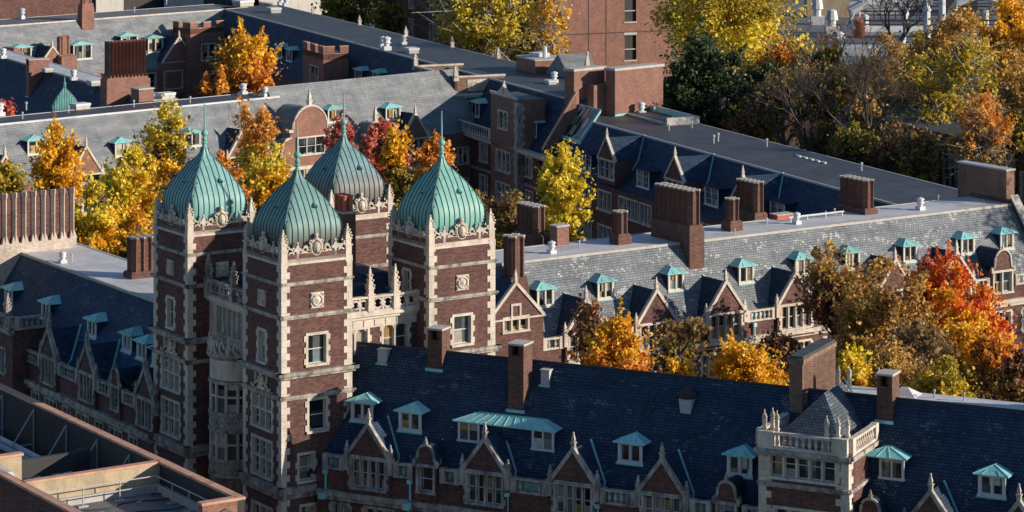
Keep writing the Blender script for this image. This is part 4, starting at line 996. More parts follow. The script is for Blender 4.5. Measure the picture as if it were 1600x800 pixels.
W5=Wing('far_wing','far long wing with wide dark flat roof, carved parapet bay and battlemented brick bay',OC,UC,ze=13.2,zr=19.5,run=3.9,brick='brick_dark')
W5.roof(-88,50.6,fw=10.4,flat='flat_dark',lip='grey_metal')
def wl_at(W,px,d=0.): return W.hit(px,400,(0,1,0),-d).x
for px,w_,n,ar in ((727.5,2.2,2,0),(755.5,2.3,2,0),(785.5,3.6,3,1),(823,3.2,3,0),(875,2.6,3,0),(900,2.6,3,0)):
    x=wl_at(W5,px,1.0 if ar else 0)
    for z in (10.5,6.7,2.8):
        if not ar: W5.face.win(x,z,w_,2.1,n,1)
for px in (665,640,560,530): W5.face.win(wl_at(W5,px),10,2.4,2.1,2,1)
# carved parapet bay
B1=Block(W5,11.9,26,-.5,6.2,0,17.7,'brick_brown')
for px in (677,): 
    sx,_=B1.F.at(px); 
    for z in (14.0,10.2,6.4): B1.F.win(sx,z,4.0,2.3,3,1)
    B1.F.win(sx+6.5,10.2,1.6,2.2,2,1); B1.F.win(sx+6.5,6.4,1.6,2.2,2,1)
B1.build()
m=MB().mat('limestone'); string(m,B1.F.fr,0,14.1,17.3,.55,.45,.3); m.build('cornice',W5.e)
m=MB().mat('limestone'); string(m,B1.S.fr,0,6.7,17.3,.55,.45,.3); m.build('cornice',W5.e)
m=MB().mat('limestone'); string(m,B1.F.fr,0,14.1,16.7,.5,.1); m.build('frieze',W5.e)
q=MB().mat('limestone'); quoins(q,26,-.5,-1,1,3,17.2,1.2,.8,.5); q.build('quoins',W5.e)
m=MB().mat('brick_brown')
for f,L_ in ((B1.F.fr,14.1),(B1.S.fr,6.7),(Fr((11.9,6.2),-math.pi/2),6.7)):
    P=[f.pt(0,0,0),f.pt(L_,0,0),f.pt(L_,-.35,0),f.pt(0,-.35,0)]; m.mat('brick_brown'); m.prism([(a[0],a[1]) for a in P],17.75,19.8)
    P=[f.pt(-.08,.08,0),f.pt(L_+.08,.08,0),f.pt(L_+.08,-.43,0),f.pt(-.08,-.43,0)]; m.mat('limestone'); m.prism([(a[0],a[1]) for a in P],19.8,20.0)
m.build('parapet',W5.e)
def panel(T,fr,s,z,w,h):
    m=MB().mat('limestone'); 
    P=[fr.pt(s-w/2,.06,0),fr.pt(s+w/2,.06,0),fr.pt(s+w/2,-.02,0),fr.pt(s-w/2,-.02,0)]; m.prism([(a[0],a[1]) for a in P],z,z+h)
    for q_ in (-1,1):
        for r_ in (.22,.12): m.path([fr.pt(s+q_*w*.22+r_*w*math.cos(t),.1,z+h/2+r_*h*1.3*math.sin(t)) for t in [k*.6 for k in range(11)]],.06,4)
    m.build('carved_panel',T.e)
for s in (3.6,10.3): panel(W5,B1.F.fr,s,18.1,3.2,1.4)
panel(W5,B1.S.fr,3.2,18.1,3.0,1.4)
PINN=pinnacle_mesh(1.3)
for x,y in ((12.1,-.3),(25.8,-.3)): o=put('pinnacle',PINN,W5.e,(x,y,20.3)); o.scale=(1.2,1.2,.9)
# battlemented bay near the left
x1=wl_at(W5,505,2.); B2=Block(W5,x1-8.6,x1,-2,1.7,0,18.6,'brick_red')
B2.F.win(B2.F.at(491)[0],14.3,3.2,2.3,2,1); B2.build(); crenel(W5,B2.F.fr,0,8.6,18.6,1.0,1.8,1.4); crenel(W5,B2.S.fr,.45,3.7,18.6,1.0,1.2,.8)
# tall bay with carved crest
B3=Block(W5,wl_at(W5,767,1.),wl_at(W5,808,1.),-1,2.6,0,19.3,'brick_brown')
sx=B3.F.at(786)[0]; B3.F.win(sx,15.5,2.6,2.0,2,1,arch=True)
for z in (10.5,6.7,2.8): B3.F.win(sx,z,3.9,2.3,3,1,arch=True)
q=MB().mat('limestone_weathered'); quoins(q,B3.b[1],-1,-1,1,2,19,1.0,.7,.5); q.build('quoins',W5.e)
B3.build(); L3=B3.b[1]-B3.b[0]
m=MB().mat('limestone')
P=B3.F.fr
string(m,P,0,L3,19.3,.35,.15,.1); finial(m,(B3.b[0]+B3.b[1])/2,-1,19.6,1.6,.25)
for q_ in (-1,1): m.prism([((B3.b[0]+B3.b[1])/2+q_*.3,19.6),((B3.b[0]+B3.b[1])/2+q_*2.0,19.6),((B3.b[0]+B3.b[1])/2+q_*.3,20.5)],-1.1,-.85,'y')
m.build('parapet_crest',W5.e)
balustrade(W5.e,Fr((26.2,-.9),0),0,B3.b[0]-26.2,13.7,1.3,0,'limestone',step=.7,pier=.6)
m=MB().mat('limestone'); string(m,W5.face.fr,26,56,13.0,.6,1.0); m.build('string_course',W5.e)
m=MB().mat('limestone_weathered'); string(m,W5.face.fr,26,60,9.3,.35,.25); m.build('string_course',W5.e)
for px,py in ((743,181),(832,212),(560,128),(588,132),(452,95),(436,90)): dormer(W5,px,py,2.6,1.7)
fl=lambda W,px,py:W.flat_at(px,py)
for px,py,s,k in ((604,79,1.9,0),(643,83,1.7,1),(428,20,2.0,1),(447,10,1.7,0),(439,8,1.7,0),(598,74,1.5,0),(631,70,1.3,0),(866,130,1.4,0),(860,132,1.2,1)):
    q=fl(W5,px,py); vent(W5.e,q.x,q.y,19.56,s,k)
for k in range(6):
    q=fl(W5,494+61*k,22+18*k); o=put('pinnacle',PINN,W5.e,(q.x,14.4,19.6)); o.scale=(1.1,1.1,1.0)
# low roof boxes and slate ridge near the stair block
q=fl(W5,835,112); m=MB().mat('brick_red'); m.box(-3,3,-2.2,2.2,0,1.6); m.mat('concrete'); m.box(-3.1,3.1,-2.3,2.3,1.6,1.8); m.mat('white_metal'); m.lathe([(.3,1.8),(.3,3.2)],8,(1.,0)); m.box(-1.5,.3,-1,1,1.8,2.3); m.build('roof_house',W5.e,(q.x,q.y+1,19.56))
q=fl(W5,880,118); m=MB().mat('slate_old'); m.prism([(-4,0),(4,0),(0,2.8)],-1.2,3,'y'); m.mat('limestone'); finial(m,4,1,0,3.5,.3); m.build('roof_gable',W5.e,(q.x+1,q.y,19.5))
# stair blocks in sunlit brick (own direction)
def plan_box(T,name,pxl,pyb,pxr,pyt,Zb,depth,mat,cap,dirv=(.745,.667)):
    A=PZ(pxl,pyb,Zb); 
    # width so that the right end meets pxr
    k=(pxr-800)/FPX; wd=(k*A[1]-A[0])/(dirv[0]-k*dirv[1]); zt=CAMH-(pyt-HOR)/FPX*A[1]
    a=T.loc((A[0],A[1],0)); ang=math.atan2(dirv[1],dirv[0])-T.a
    m=MB().mat(mat); m.box(0,wd,0,depth,-3,zt-Zb-.3); m.mat(cap); m.box(-.12,wd+.12,-.12,depth+.12,zt-Zb-.3,zt-Zb); m.mat('copper_trim'); m.box(-.1,wd+.1,-.12,-.004,-.1,.3)
    return m.build(name,T.e,(a.x,a.y,Zb),ang)
W4=Wing('shaded_wing','shaded courtyard wing with dark flat roof, slate-sided pointed gables and small-paned dormers',OC,UC,ze=12.3,zr=17.6,run=3.9,brick='brick_dark')
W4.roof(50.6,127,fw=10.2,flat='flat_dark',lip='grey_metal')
plan_box(W4,'stair_block',961,182.6,1036,107,17.6,1.6,'brick_red','concrete')
plan_box(W4,'stair_block',897,182.6,945,108,17.6,1.6,'brick_red','concrete')
a=W4.loc((*PZ(955,180,17.6),0)); m=MB().mat('brick_red'); m.box(-2.5,1.5,.3,4,-2,3.6); m.build('stair_wall',W4.e,(a.x,a.y,17.6),math.atan2(.667,.745)-W4.a)
for px in (947.5,1054,1160): gable(W4,px,4.4,2.4,15.3,(3,1.9),bay=.3,sidefin=False)
for px,py in ((915,266),(1005,293),(1112,321),(1215,345)): dormer(W4,px,py,3.0,1.9,style='grid')
for px,w_,n in ((945,3.2,3),(982,4.6,5),(1009,2.6,3),(1050,3.2,3),(1085,4.2,4),(1115,3,3),(1145,3.4,3),(915,3,3)):
    x=wl_at(W4,px)
    for z in (9.6,5.8,2.0): W4.face.win(x,z,w_,2.0,n,1,quoin=False)
W4.walls(50.6,127,18,12.3)
W5.walls(-88,50.6,18,13.2)
q=W4.slope_hit(893,222); m=MB().mat('copper_trim'); t=W4.t; m.prism([(0,0),(0,.35),(2.6,2.6*t+.35),(2.6,2.6*t)],0,6.,'x')
m.mat('glass'); 
for k in range(6): m.prism([(-.0+.1,.12*t+.37),(2.5,2.5*t+.37),(2.5,2.5*t+.33),(.1,.12*t+.33)],.15+k*.97,.15+k*.97+.82,'x')
m.build('skylight',W4.e,(q.x-3.6,q.y,q.z))
for px,py,s,k in ((1002,180,1.5,0),(1022,180,1.3,2),(1052,192,1,2),(1070,192,1,2),(1045,205,1,2),(1081,201,1,2),(1115,225,1.3,2),(1122,222,1.3,2),(1198,230,1.2,2),(1346,268,1.2,2),(1325,330,1.2,2)):
    q=W4.flat_at(px,py); vent(W4.e,q.x,q.y,17.66,s,k)
a=W4.flat_at(1075,176); b_=W4.flat_at(1134,192)
m=MB().mat('concrete'); m.box(a.x-14,b_.x,10.4,14.2,16.5,17.9); m.mat('flat_dark'); m.box(a.x-13.6,b_.x-.4,10.8,14.3,17.9,17.95); m.mat('copper_trim'); m.box(a.x-13.6,b_.x-.5,14.0,14.2,17.95,18.4); m.mat('concrete'); m.box(b_.x-.4,b_.x,10.4,14.2,17.9,18.5); m.box(a.x-14,b_.x,14.2,14.5,17,18.5); m.build('roof_annex',W4.e)
q=W4.flat_at(1245,245); m=MB().mat('white_metal')
for k in range(5): m.box(k*1.3,k*1.3+.8,-.12,.12,0,.15)
m.build('roof_vent_strip',W4.e,(q.x,q.y,17.66))

# ---------------------------------------------------------------- middle wing across the courtyard
dM=(.734,.679); nM=(.679,-.734); PA=PZ(0,195,19.5)
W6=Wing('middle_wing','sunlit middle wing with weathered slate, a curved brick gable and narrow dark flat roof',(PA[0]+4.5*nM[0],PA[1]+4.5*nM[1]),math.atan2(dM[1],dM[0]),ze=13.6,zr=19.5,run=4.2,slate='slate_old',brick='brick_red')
W6.roof(-10,38,fw=5.2,flat='flat_dark',lip='flat_light')
# higher ridge section
m=MB().mat('slate_old'); t=W6.t; y0=.3; zr2=20.7; run2=(zr2-13.6)/t
m.face([(38,.05,13.25),(66,.05,13.25),(66,y0+run2,zr2),(36.5,y0+run2,zr2)]); m.face([(36.5,y0+run2,zr2),(66,y0+run2,zr2),(66,y0+2*run2+1,13.6),(36.5,y0+2*run2+1,13.6)]); m.face([(36.5,y0+run2,zr2),(36.5,y0+2*run2+1,13.6),(38,.05,13.25)])
m.build('roof',W6.e)
for px in (8,135,379): gable(W6,px,4.2,3.0,13.9,(3,2.0),valley=False)
gable(W6,649,4.2,3.0,13.6,(3,2.2))
# big shaped gable
def big_shaped(W,px,w,hh,z0,label=None):
    x=W.hit(px,400,(0,1,0),-.5).x; m=MB().mat('brick_red'); r=w*.30; hw=w/2
    prof=[(hw,-3),(hw,0)]+[(hw-.9+ .9*math.cos(a)-0,  2.0*math.sin(a)) for a in (0,.4,.8,1.2,1.5)]+[(r+.35,2.1),(r+.35,2.9),(r,2.9)]+[(r*math.cos(a),3.1+r*math.sin(a)) for a in [math.pi/2*k/6 for k in range(7)]]
    prof=prof+[(-a,b) for a,b in prof[::-1][1:]]
    m.prism([(a,b) for a,b in prof],-.5,-.1,'y'); m.build_ =0
    m.mat('slate_old')
    for a,b in zip(prof[2:-2],prof[3:-1]): m.face([(a[0],-.1,a[1]-.1),(b[0],-.1,b[1]-.1),(b[0],4,b[1]-.1),(a[0],4,a[1]-.1)])
    m.mat('limestone'); m.path([(a,-.45,b+.05) for a,b in prof[1:-1]],.16,5)
    finial(m,0,-.3,3.1+r,1.9,.22)
    for q in (-1,1): m.box(*sorted((q*(r+.1),q*(r+.75))),-.7,-.05,2.8,3.1)
    o=m.build('shaped_gable',W.e,(x,0,z0)); return x
x=big_shaped(W6,485,8.4,0,13.2)
# recessed look: windows set on the gable face
window(W6.e,(x,-.66,13.3),0,3.8,1.9,3,1,'stone',False,False,True); window(W6.e,(x,-.66,10.0),0,3.8,1.6,3,1,'stone',False,False,True)
m=MB().mat('limestone'); m.box(x-4.5,x+4.5,-.75,-.1,11.6,12.0); m.build('string_course',W6.e)
x=big_shaped(W6,588,4.0,0,11.8)
for px,py in ((57,240),(193,243),(524,190),(614,187),(300,228)): dormer(W6,px,py,2.3,1.5,style='cream')
x=-6;k=0
while x<64:
    for z in (9.8,6.0,2.2): W6.face.win(x,z,2.2 if k%2 else 1.5,1.9,3 if k%2 else 2,1)
    x+=3.6;k+=1
W6.walls(-10,65,13.5,13.6)
for px,py,s,k in ((35,187,1.1,2),(107,177,1.1,2),(209,168,1.1,2),(297,162,1.1,2),(41,173,1.3,2),(380,149,1.4,0),(414,152,1.2,0),(0,182,1.5,0)):
    q=W6.flat_at(px,py); vent(W6.e,q.x,q.y,19.56,s,k)
q=W6.flat_at(125,171); vent(W6.e,q.x,q.y,19.56,1.6,1)
q=W6.flat_at(250,156); m=MB().mat('brick_red'); m.box(-1,1,-.8,.8,0,1.4); m.mat('concrete'); m.box(-1.1,1.1,-.9,.9,1.4,1.55); m.build('chimney',W6.e,(q.x-2.5,q.y,19.56))
vent(W6.e,q.x+1.2,q.y+.6,19.56,1.6,1)

# ---------------------------------------------------------------- far left wings
A=PZ(0,97,19.5); d8=(.469,-.883); n8=(-.883,-.469)
W8=Wing('dome_wing','dark slate wing at the far left with a small green dome at its foot',(A[0]+4.5*n8[0],A[1]+4.5*n8[1]),math.atan2(d8[1],d8[0]),ze=10.6,zr=19.5,run=4.2*1.5,brick='brick_dark')
W8.roof(-14,50,fw=3.4,flat='flat_light')
W8.walls(-14,50,14,10.6)
L=W8.slope_hit(38,150); box_stack(W8.e,L.x+1.,L.y+1.4,L.z,1.3,2.6,W8.hit(38,91,(0,1,0),L.y).z,mat='brick_red',hole=True)
for px,py,s,k in ((5,92,1.4,0),(115,126,1.35,0),(147,134,1.5,1),(74,113,1.2,1)):
    q=W8.flat_at(px,py); vent(W8.e,q.x,q.y,19.56,s,k)
# the big ribbed slab
q=W8.flat_at(165,160); 
Ps=PYp(167,165,322.); l=W8.loc(Ps)
m=MB().mat('brick_red'); 
ang=math.atan2(.55,.835)-W8.a
m.box(0,5.6,0,1.8,-3,2.9); m.mat('brick_shaft'); m.box(.35,5.0,.2,1.4,2.9,7.4)
m.mat('brick_red'); m.taper(2.7,.9,2.9,3.5,2.7,.9,2.3,.7)
for k in range(11):
    xx=.45+k*.455; m.mat('brick_red'); m.prism([(xx-.14,.22),(xx,-.12),(xx+.14,.22)],3.2,7.3); m.mat('coping_terracotta'); m.prism([(xx-.2,.3),(xx,-.2),(xx+.2,.3)],7.3,7.5)
m.build('chimney',W8.e,(l.x,l.y,l.z),ang)
# small dome
D=Thing('small_dome','small green copper dome with pale finial in front of dark slate, far left','dome',(0,0),0)
cx,cy,_=PYp(101,170,316.)
D.e.location=(cx,cy,0); m=MB().mat('brick_dark'); m.box(-1.5,1.5,-1.5,1.5,0,17.95); b0=m.build('drum',D.e)
d_,s_,v_=DOMES['copper_bright']; o=put('dome',d_,D.e,(0,0,18.0)); o.rotation_euler=(0,0,.15); put('seams',s_,o); o.scale=(.69,.69,.69); put('spire',SPIRE,o,(0,0,4.9)).scale=(1.3,1.3,.55)

A=PZ(148,30,19.5); d7=(.72,.694); n7=(.694,-.72)
W7=Wing('back_wing','back wing in sun with weathered slate, a square battlemented brick tower and wide dormers',(A[0]+5.3*n7[0],A[1]+5.3*n7[1]),math.atan2(d7[1],d7[0]),ze=11.6,zr=19.5,run=5.,slate='slate_old',brick='brick_red')
W7.roof(-28,30,fw=9,flat='flat_mid',lip='limestone')
W7.face.win(wl_at(W7,232),8.6,2.6,2.4,2,1); W7.face.win(wl_at(W7,190),8.6,2.6,2.4,2,1)
W7.walls(-28,30,19,11.6)
gable(W7,82,5.0,2.9,13.6,None,sidefin=False,valley=False,bay=.4); gable(W7,280,6.4,3.8,12.6,None,sidefin=False,valley=False,bay=.5,low=5)
window(W7.e,(wl_at(W7,271,.5),-.5,8.5),0,3.2,2.6,2,1,'stone',True,True)
for px,py,w_ in ((129,92,3.4),(202,78,3.2),(243,81,2.9),(35,97,3.2)): dormer(W7,px,py,w_,2.2,style='cream')
x=wl_at(W7,104,1.); m=MB().mat('brick_red'); m.box(x-1.3,x+1.5,-1.6,1.2,0,15.); m.build('chimney_base',W7.e)
ribbed_stack(W7.e,x,-.2,15.,2,1,17.9,'brick_red',base=.2,cap='pot_red',p=1.1)
L=W7.slope_hit(130,49); ribbed_stack(W7.e,L.x+1.,L.y+.7,L.z,2,1,L.z+7.5,'brick_red',base=4.2,p=1.0,cap='pot_red')
x0=wl_at(W7,297.5,1.8); B4=Block(W7,x0,x0+6.6,-1.8,2.7,0,17.6,'brick_red'); B4.F.win(3.6,12.6,2.6,2.4,2,1); B4.build(); crenel(W7,B4.F.fr,0,6.6,17.6,.9,1.5,1.1); crenel(W7,Fr((x0,2.7),-math.pi/2),0,4.05,17.6,.9,1.3,1.)
x0=wl_at(W7,-8,2.); m=MB().mat('brick_red')
for k,(a,b_,z) in enumerate(((0,1.2,14.4),(1.2,2.6,15.8),(2.6,3.4,17.0),(3.4,4.2,16.6))): m.box(x0+a,x0+b_-.002,-3-.001*k,0,0,z); 
m.build('stepped_gable',W7.e)
q=W7.flat_at(60,25)
for px,py,s,k in ((35,30,1.7,0),(380,10,2.4,1),(260,8,1.2,2),(210,20,1.2,2)):
    q=W7.flat_at(px,py); vent(W7.e,q.x,q.y,19.56,s,k)

# ---------------------------------------------------------------- background buildings
BB=Thing('brick_slab_building','tall plain red brick building with narrow dark windows at the top centre','building',PYp(862,0,425.)[:2],math.atan2(.395,.919))
f=Face(BB,Fr((0,0),0)); f2=Face(BB,Fr((0,75),-math.pi/2))
for px in (985,):
    s=f.at(px)[0]
    for z in (12.6,18.6,24.6,6.6):
        f.holes.append((s-1,s+1,z,z+4.2)); m=MB().mat('concrete'); m.box(s-1.1,s+1.1,-.05,.4,z+3.9,z+4.3); m.box(s-1,s+1,.1,.3,z+1.6,z+1.75); m.box(s-1.1,s+1.1,-.08,.4,z-.2,z)
        m.mat('near_black'); m.box(s-1,s+1,.35,.45,z,z+3.9); m.build('window',BB.e)
for k in range(7):
    for z in (6.5,11.5,16.5,21.5): f2.win(5+k*10.,z,2.4,3.0,2,1,quoin=False)
mb=MB().mat('brick_red'); mb.wall(f.fr,0,32,0,30,f.holes); mb.mat('brick_dark'); mb.wall(f2.fr,0,75,0,30,f2.holes); mb.mat('near_black'); mb.box(.8,31,.8,74,0,29); mb.face([(0,0,30),(32,0,30),(32,75,30),(0,75,30)]); mb.build('wall',BB.e)  # left side in darker brick, its shade put into the colour
m=MB().mat('near_black')
for s in (6.2,9.2): m.box(s,s+.12,-.03,0,12,30)
for z in (16.9,23.): m.box(0,32,-.035,.0,z,z+.12)
m.build('joint',BB.e)
BL=Thing('dark_hall','dark brown windowless brick hall behind the roofs at the top left corner','building',PYp(135,0,455.)[:2],math.atan2(.694,.72))
m=MB().mat('brick_dark'); m.box(-60,0,0,20,0,28); m.build('wall',BL.e); m=MB().mat('copper_trim'); m.box(-40,-1,-.3,0,15.5,16.4); m.build('gutter',BL.e)
BG=Thing('concrete_hall','pale grey concrete building with black openings beyond the roofs at the top left','building',PYp(150,0,490.)[:2],math.atan2(.694,.72))
f=Face(BG,Fr((0,0),0)); mb=MB().mat('concrete'); hs=[(6,15,12,22),(19,30,0,8),(24,37,14,23)]; mb.wall(f.fr,0,60,0,26,hs); mb.mat('near_black'); mb.box(.5,59,1,20,0,25); mb.build('wall',BG.e)
# dark row behind the right-hand trees
BR=Thing('porch_row','dark brick row with tall columned bays hidden behind the right-hand trees','building',W4.e.location[:2],UC)
f=Face(BR,Fr((60,34),0))
for k in range(22): f.win(4+k*5.,11.5,2.2,4.2,2,1); f.win(4+k*5.,5,2.2,4.2,2,1)
mb=MB().mat('brick_dark'); mb.wall(f.fr,0,115,0,18,f.holes); mb.mat('near_black'); mb.box(61,174,35,50,0,17.9); mb.mat('flat_dark'); mb.box(60,175,34.02,52,17.91,18.0); mb.build('wall',BR.e)
m=MB().mat('limestone_weathered')
for k in range(23): m.box(61.3+k*5,62.0+k*5,33.2,33.95,0,17.5)
m.build('columns',BR.e)
# service roof at the top right
SR=Thing('service_roof','low building with pale ducts, pipes and handrails on its roof at the top right','building',(0,0),0)
m=MB().mat('brick_dark'); P1=PZ(1215,100,12); P2=PZ(1700,100,12)
m.box(P1[0],P2[0]+40,P1[1],P1[1]+260,0,11.9); m.build('wall',SR.e); m=MB().mat('flat_mid'); m.box(P1[0],P2[0]+40,P1[1],P1[1]+260,11.9,12.0); m.build('flat_roof',SR.e)
def at12(px,py): p=PZ(px,py,12); return p
def onroof(fn,name,px,py,mat='white_metal'):
    m=MB().mat(mat); p=at12(px,py); fn(m); return m.build(name,SR.e,(p[0],p[1],12))
onroof(lambda m:(m.box(-4,4,-3,3,0,9),),'roof_house',1292,25,'stucco_tan')
for px,py,h in ((1277,38,5),(1300,52,4.2),(1310,60,1.2)): onroof(lambda m:(m.box(-1.2,1.2,-1.2,1.2,0,h*.3),m.lathe([(.7,h*.3),(.7,h*.55),(1.1,h*.56),(.8,h*.95),(.3,h)],10)),'duct_stack',px,py)
onroof(lambda m:(m.box(-.9,.9,-.9,.9,0,2.6),m.taper(0,0,2.6,3.4,.9,.9,.4,.4)),'flue',1342,58,'pot_red'); onroof(lambda m:m.path([(0,0,0),(0,0,12)],.18,6),'pole',1343,52)
onroof(lambda m:m.path([(9,0,1),(-3,0,1),(-5,0,2.2),(-5,0,4.6),(-3,0,5.6),(9,0,6.4)],.9,8),'duct',1375,58)
onroof(lambda m:(m.box(-8,8,-3,3,0,1.2),),'skylight',1390,84,'grey_metal')
for y,px in ((30,1450),(22,1430),(45,1470),(12,1500)):
    onroof(lambda m:(m.path([(-14,0,1.5),(14,0,1.5)],.16,5),m.path([(-14,0,.8),(14,0,.8)],.12,5),[m.path([(a,0,0),(a,0,1.5)],.12,5) for a in range(-14,15,4)]),'handrail',px,y,'dark_metal')
for px,py,h in ((1448,70,7),(1472,62,9),(1352,40,2),(1410,75,2.5),(1430,66,2),(1415,35,3),(1540,40,3)): onroof(lambda m:m.lathe([(.6,0),(.6,h*.8),(.8,h*.82),(.2,h)],8),'vent_pipe',px,py)
onroof(lambda m:m.path([(-6,0,.5),(-4,0,3.5),(0,0,5),(4,0,3.5),(6,0,.5)],.7,8),'duct',1530,35)
onroof(lambda m:(m.box(-5,5,-2,2,0,2.2),m.box(-1,1,-2.1,-2,.4,1.8)),'plant_unit',1360,22,'grey_metal'); onroof(lambda m:m.box(-3,3,-2,2,0,3),'plant_unit',1500,20,'dark_metal')

# ---------------------------------------------------------------- foreground rooftop
FG=Thing('foreground_rooftop','near rooftop with salmon coped parapets, steel guardrail and open pit of pipes','rooftop',F0,ANG)
Z=17.; x0,x1=-19.9,-11.; yf=-15.8
m=MB().mat('brick_red')
def cop(m,xa,xb,ya,yb,z=Z): m.mat('coping_terracotta'); m.box(xa-.05,xb+.05,ya-.05,yb+.05,z-.14,z)
def par(name,xa,xb,ya,yb,zb=0,inner='dark_metal',wallm='concrete'):
    m=MB().mat(wallm); m.box(xa,xb,ya,yb,zb,Z-.14); cop(m,xa,xb,ya,yb); m.build(name,FG.e)
par('parapet',x1-.42,x1,yf,22,0,wallm='near_black'); par('parapet',x0-.42,x0,yf-6,22,0,wallm='brick_dark'); par('parapet',x0+.003,x1-.425,-6.1,-5.7,0,wallm='stucco_tan')
m=MB().mat('brick_red'); m.box(x1-2.6,x1-.425,yf,yf+.45,8,Z-.14); cop(m,x1-2.6,x1-.48,yf+.002,yf+.448); m.build('parapet',FG.e)
m=MB().mat('flat_mid'); m.box(x0,x1-.43,yf-9,-6.11,10,15.35); m.build('deck',FG.e)
m=MB().mat('brick_dark'); m.box(x0-3,x1,yf-10,yf-9.01,0,15.3); m.build('wall',FG.e)
m=MB().mat('concrete'); m.box(x0+.05,x1-.5,-6.5,-6.12,15.35,15.75); m.box(x1-.9,x1-.44,yf+1,-6.5,15.35,15.7); m.build('kerb',FG.e)
def rail(pts,name='guardrail'):
    m=MB().mat('grey_metal')
    for z in (1.15,.62): m.path([(a,b,15.35+z) for a,b in pts],.035,6)
    for (a,b),(c,d) in zip(pts[:-1],pts[1:]):
        n=max(1,round(math.hypot(c-a,d-b)/2.4))
        for k in range(n+1):
            px_,py_=a+(c-a)*k/n,b+(d-b)*k/n; m.path([(px_,py_,15.36),(px_,py_,16.5)],.035,6); m.box(px_-.3,px_+.3,py_-.12,py_+.12,15.36,15.44)
    m.build(name,FG.e)
rail([(x0+.8,yf-7),(x0+.8,-7.2),(x1-1.2,-7.2),(x1-1.2,yf+.2),(x1-1.2,yf-7)])
for a,b_,c_ in ((-16.3,-12.6,'flat_mid'),(-18,-15.5,'copper_trim'),(-13.2,-17,'flat_mid')):
    m=MB().mat(c_); m.lathe([(.28,15.36),(.28,15.5),(.12,15.55),(.12,15.75)],10,(a,b_)); m.build('roof_drain',FG.e)
m=MB().mat('flat_mid'); m.box(x0,x1-.43,-5.69,22,8,12.9); m.build('pit_floor',FG.e)
for k,(xx,r_,zz) in enumerate(((-12.6,.22,14.3),(-13.3,.2,14.3),(-14.1,.16,14.0),(-14.7,.12,14.0),(-15.2,.12,14.0),(-16.,.28,13.9),(-17.1,.2,13.8))):
    m=MB().mat('grey_metal' if k%2 else 'white_metal'); m.path([(xx,-5.5,zz),(xx,22,zz)],r_,8); m.build('pipe',FG.e)
for yy in (-3,1.5,6,11,16):
    m=MB().mat('dark_metal'); m.box(x0+.05,x1-.46,yy,yy+.2,13.2,13.7); m.build('beam',FG.e)
    m=MB().mat('grey_metal'); m.path([(x1-.5,yy+.8,16.6),(x1-2.0,yy+.8,14.4)],.05,5); m.path([(x1-.5,yy+.8,14.4),(x1-2.,yy+.8,14.4)],.04,5); m.path([(x1-.5,yy+.8,16.6),(x1-.5,yy+.8,13)],.05,5); m.build('brace',FG.e)
m=MB().mat('stucco_tan'); m.box(x0,x0+3.3,1.9,2.3,13,16.4); m.mat('coping_terracotta'); m.box(x0,x0+3.4,1.82,2.38,16.4,16.55); m.mat('dark_metal'); m.box(x0+3.3,x1-1.8,1.95,2.25,15,16.1); m.box(x1-1.9,x1-1.2,1.8,2.4,12.9,16.2); m.build('cross_beam',FG.e)
m=MB().mat('white_metal'); m.prism([(-1.6,13),(-1.6,16.8),(-.6,16.8),(.6,14.6),(1.2,14.2),(1.2,13)],-1.2,1.2,'y'); m.build('duct_hood',FG.e,(x0+1.3,-1.6,0))

q=W5.slope_hit(872,205); q2=W5.slope_hit(880,172); m=MB().mat('brick_red'); t=W5.t
m.prism([(-.2,-1.),(-.2,.9),(3.9,3.9*t+.9),(3.9,3.9*t-1.2)],0,.45,'x'); m.mat('coping_terracotta'); m.prism([(-.3,.9),(-.3,1.05),(3.9,3.9*t+1.05),(3.9,3.9*t+.9)],-.05,.5,'x'); m.build('party_wall',W5.e,(q.x,.3,W5.ze))

rc=random.Random(3)
for k in range(16):   # clutter on the near roof
    a=rc.uniform(x0+1,x1-1.6); b_=rc.uniform(yf-6,-7.5); m=MB().mat(rc.choice(['flat_light','grey_metal','dark_metal','coping_terracotta'])); m.box(-rc.uniform(.1,.5),rc.uniform(.1,.5),-rc.uniform(.05,.2),rc.uniform(.05,.2),0,rc.uniform(.03,.12)); m.build('debris_board',FG.e,(a,b_,15.352),rc.uniform(0,3))
for k in range(3):
    m=MB().mat('dark_metal'); pts=[(x0+1+t*1.05,-8-k*2.2+.35*math.sin(t*1.7+k),15.39) for t in range(8)]; m.path(pts,.035,5); m.build('cable',FG.e)
for k in range(9):
    m=MB().mat(rc.choice(['grey_metal','dark_metal','flat_mid'])); m.box(-.4,.4,-.3,.3,0,rc.uniform(.3,.8)); m.build('pit_unit',FG.e,(rc.uniform(x0+1,x0+4),rc.uniform(-4,18),12.9),rc.uniform(0,1))
# ---------------------------------------------------------------- trees
def leaves_mesh(name, cent, size, mats, midx, rng):
    n=len(cent); a=rng.normal(size=(n,3)); a/=np.linalg.norm(a,axis=1)[:,None]; b=rng.normal(size=(n,3)); b-=a*(a*b).sum(1)[:,None]; b/=np.linalg.norm(b,axis=1)[:,None]
    s=(size*rng.uniform(.45,1.55,n))[:,None]; a=a*s; b=b*s*.72; bend=np.cross(a,b); bend/=np.linalg.norm(bend,axis=1)[:,None]; bend*=s*.22
    v=np.stack([cent-a,cent-b+bend,cent+a,cent+b+bend],1).reshape(-1,3)
    me=bpy.data.meshes.new(name); me.vertices.add(4*n); me.vertices.foreach_set('co',v.ravel()); me.loops.add(4*n); me.loops.foreach_set('vertex_index',np.arange(4*n)); me.polygons.add(n); me.polygons.foreach_set('loop_start',np.arange(n)*4); me.polygons.foreach_set('loop_total',np.full(n,4))
    for m in mats: me.materials.append(MATS[m])
    me.polygons.foreach_set('material_index',midx.astype(np.int32)); me.update(); me.validate(); return me
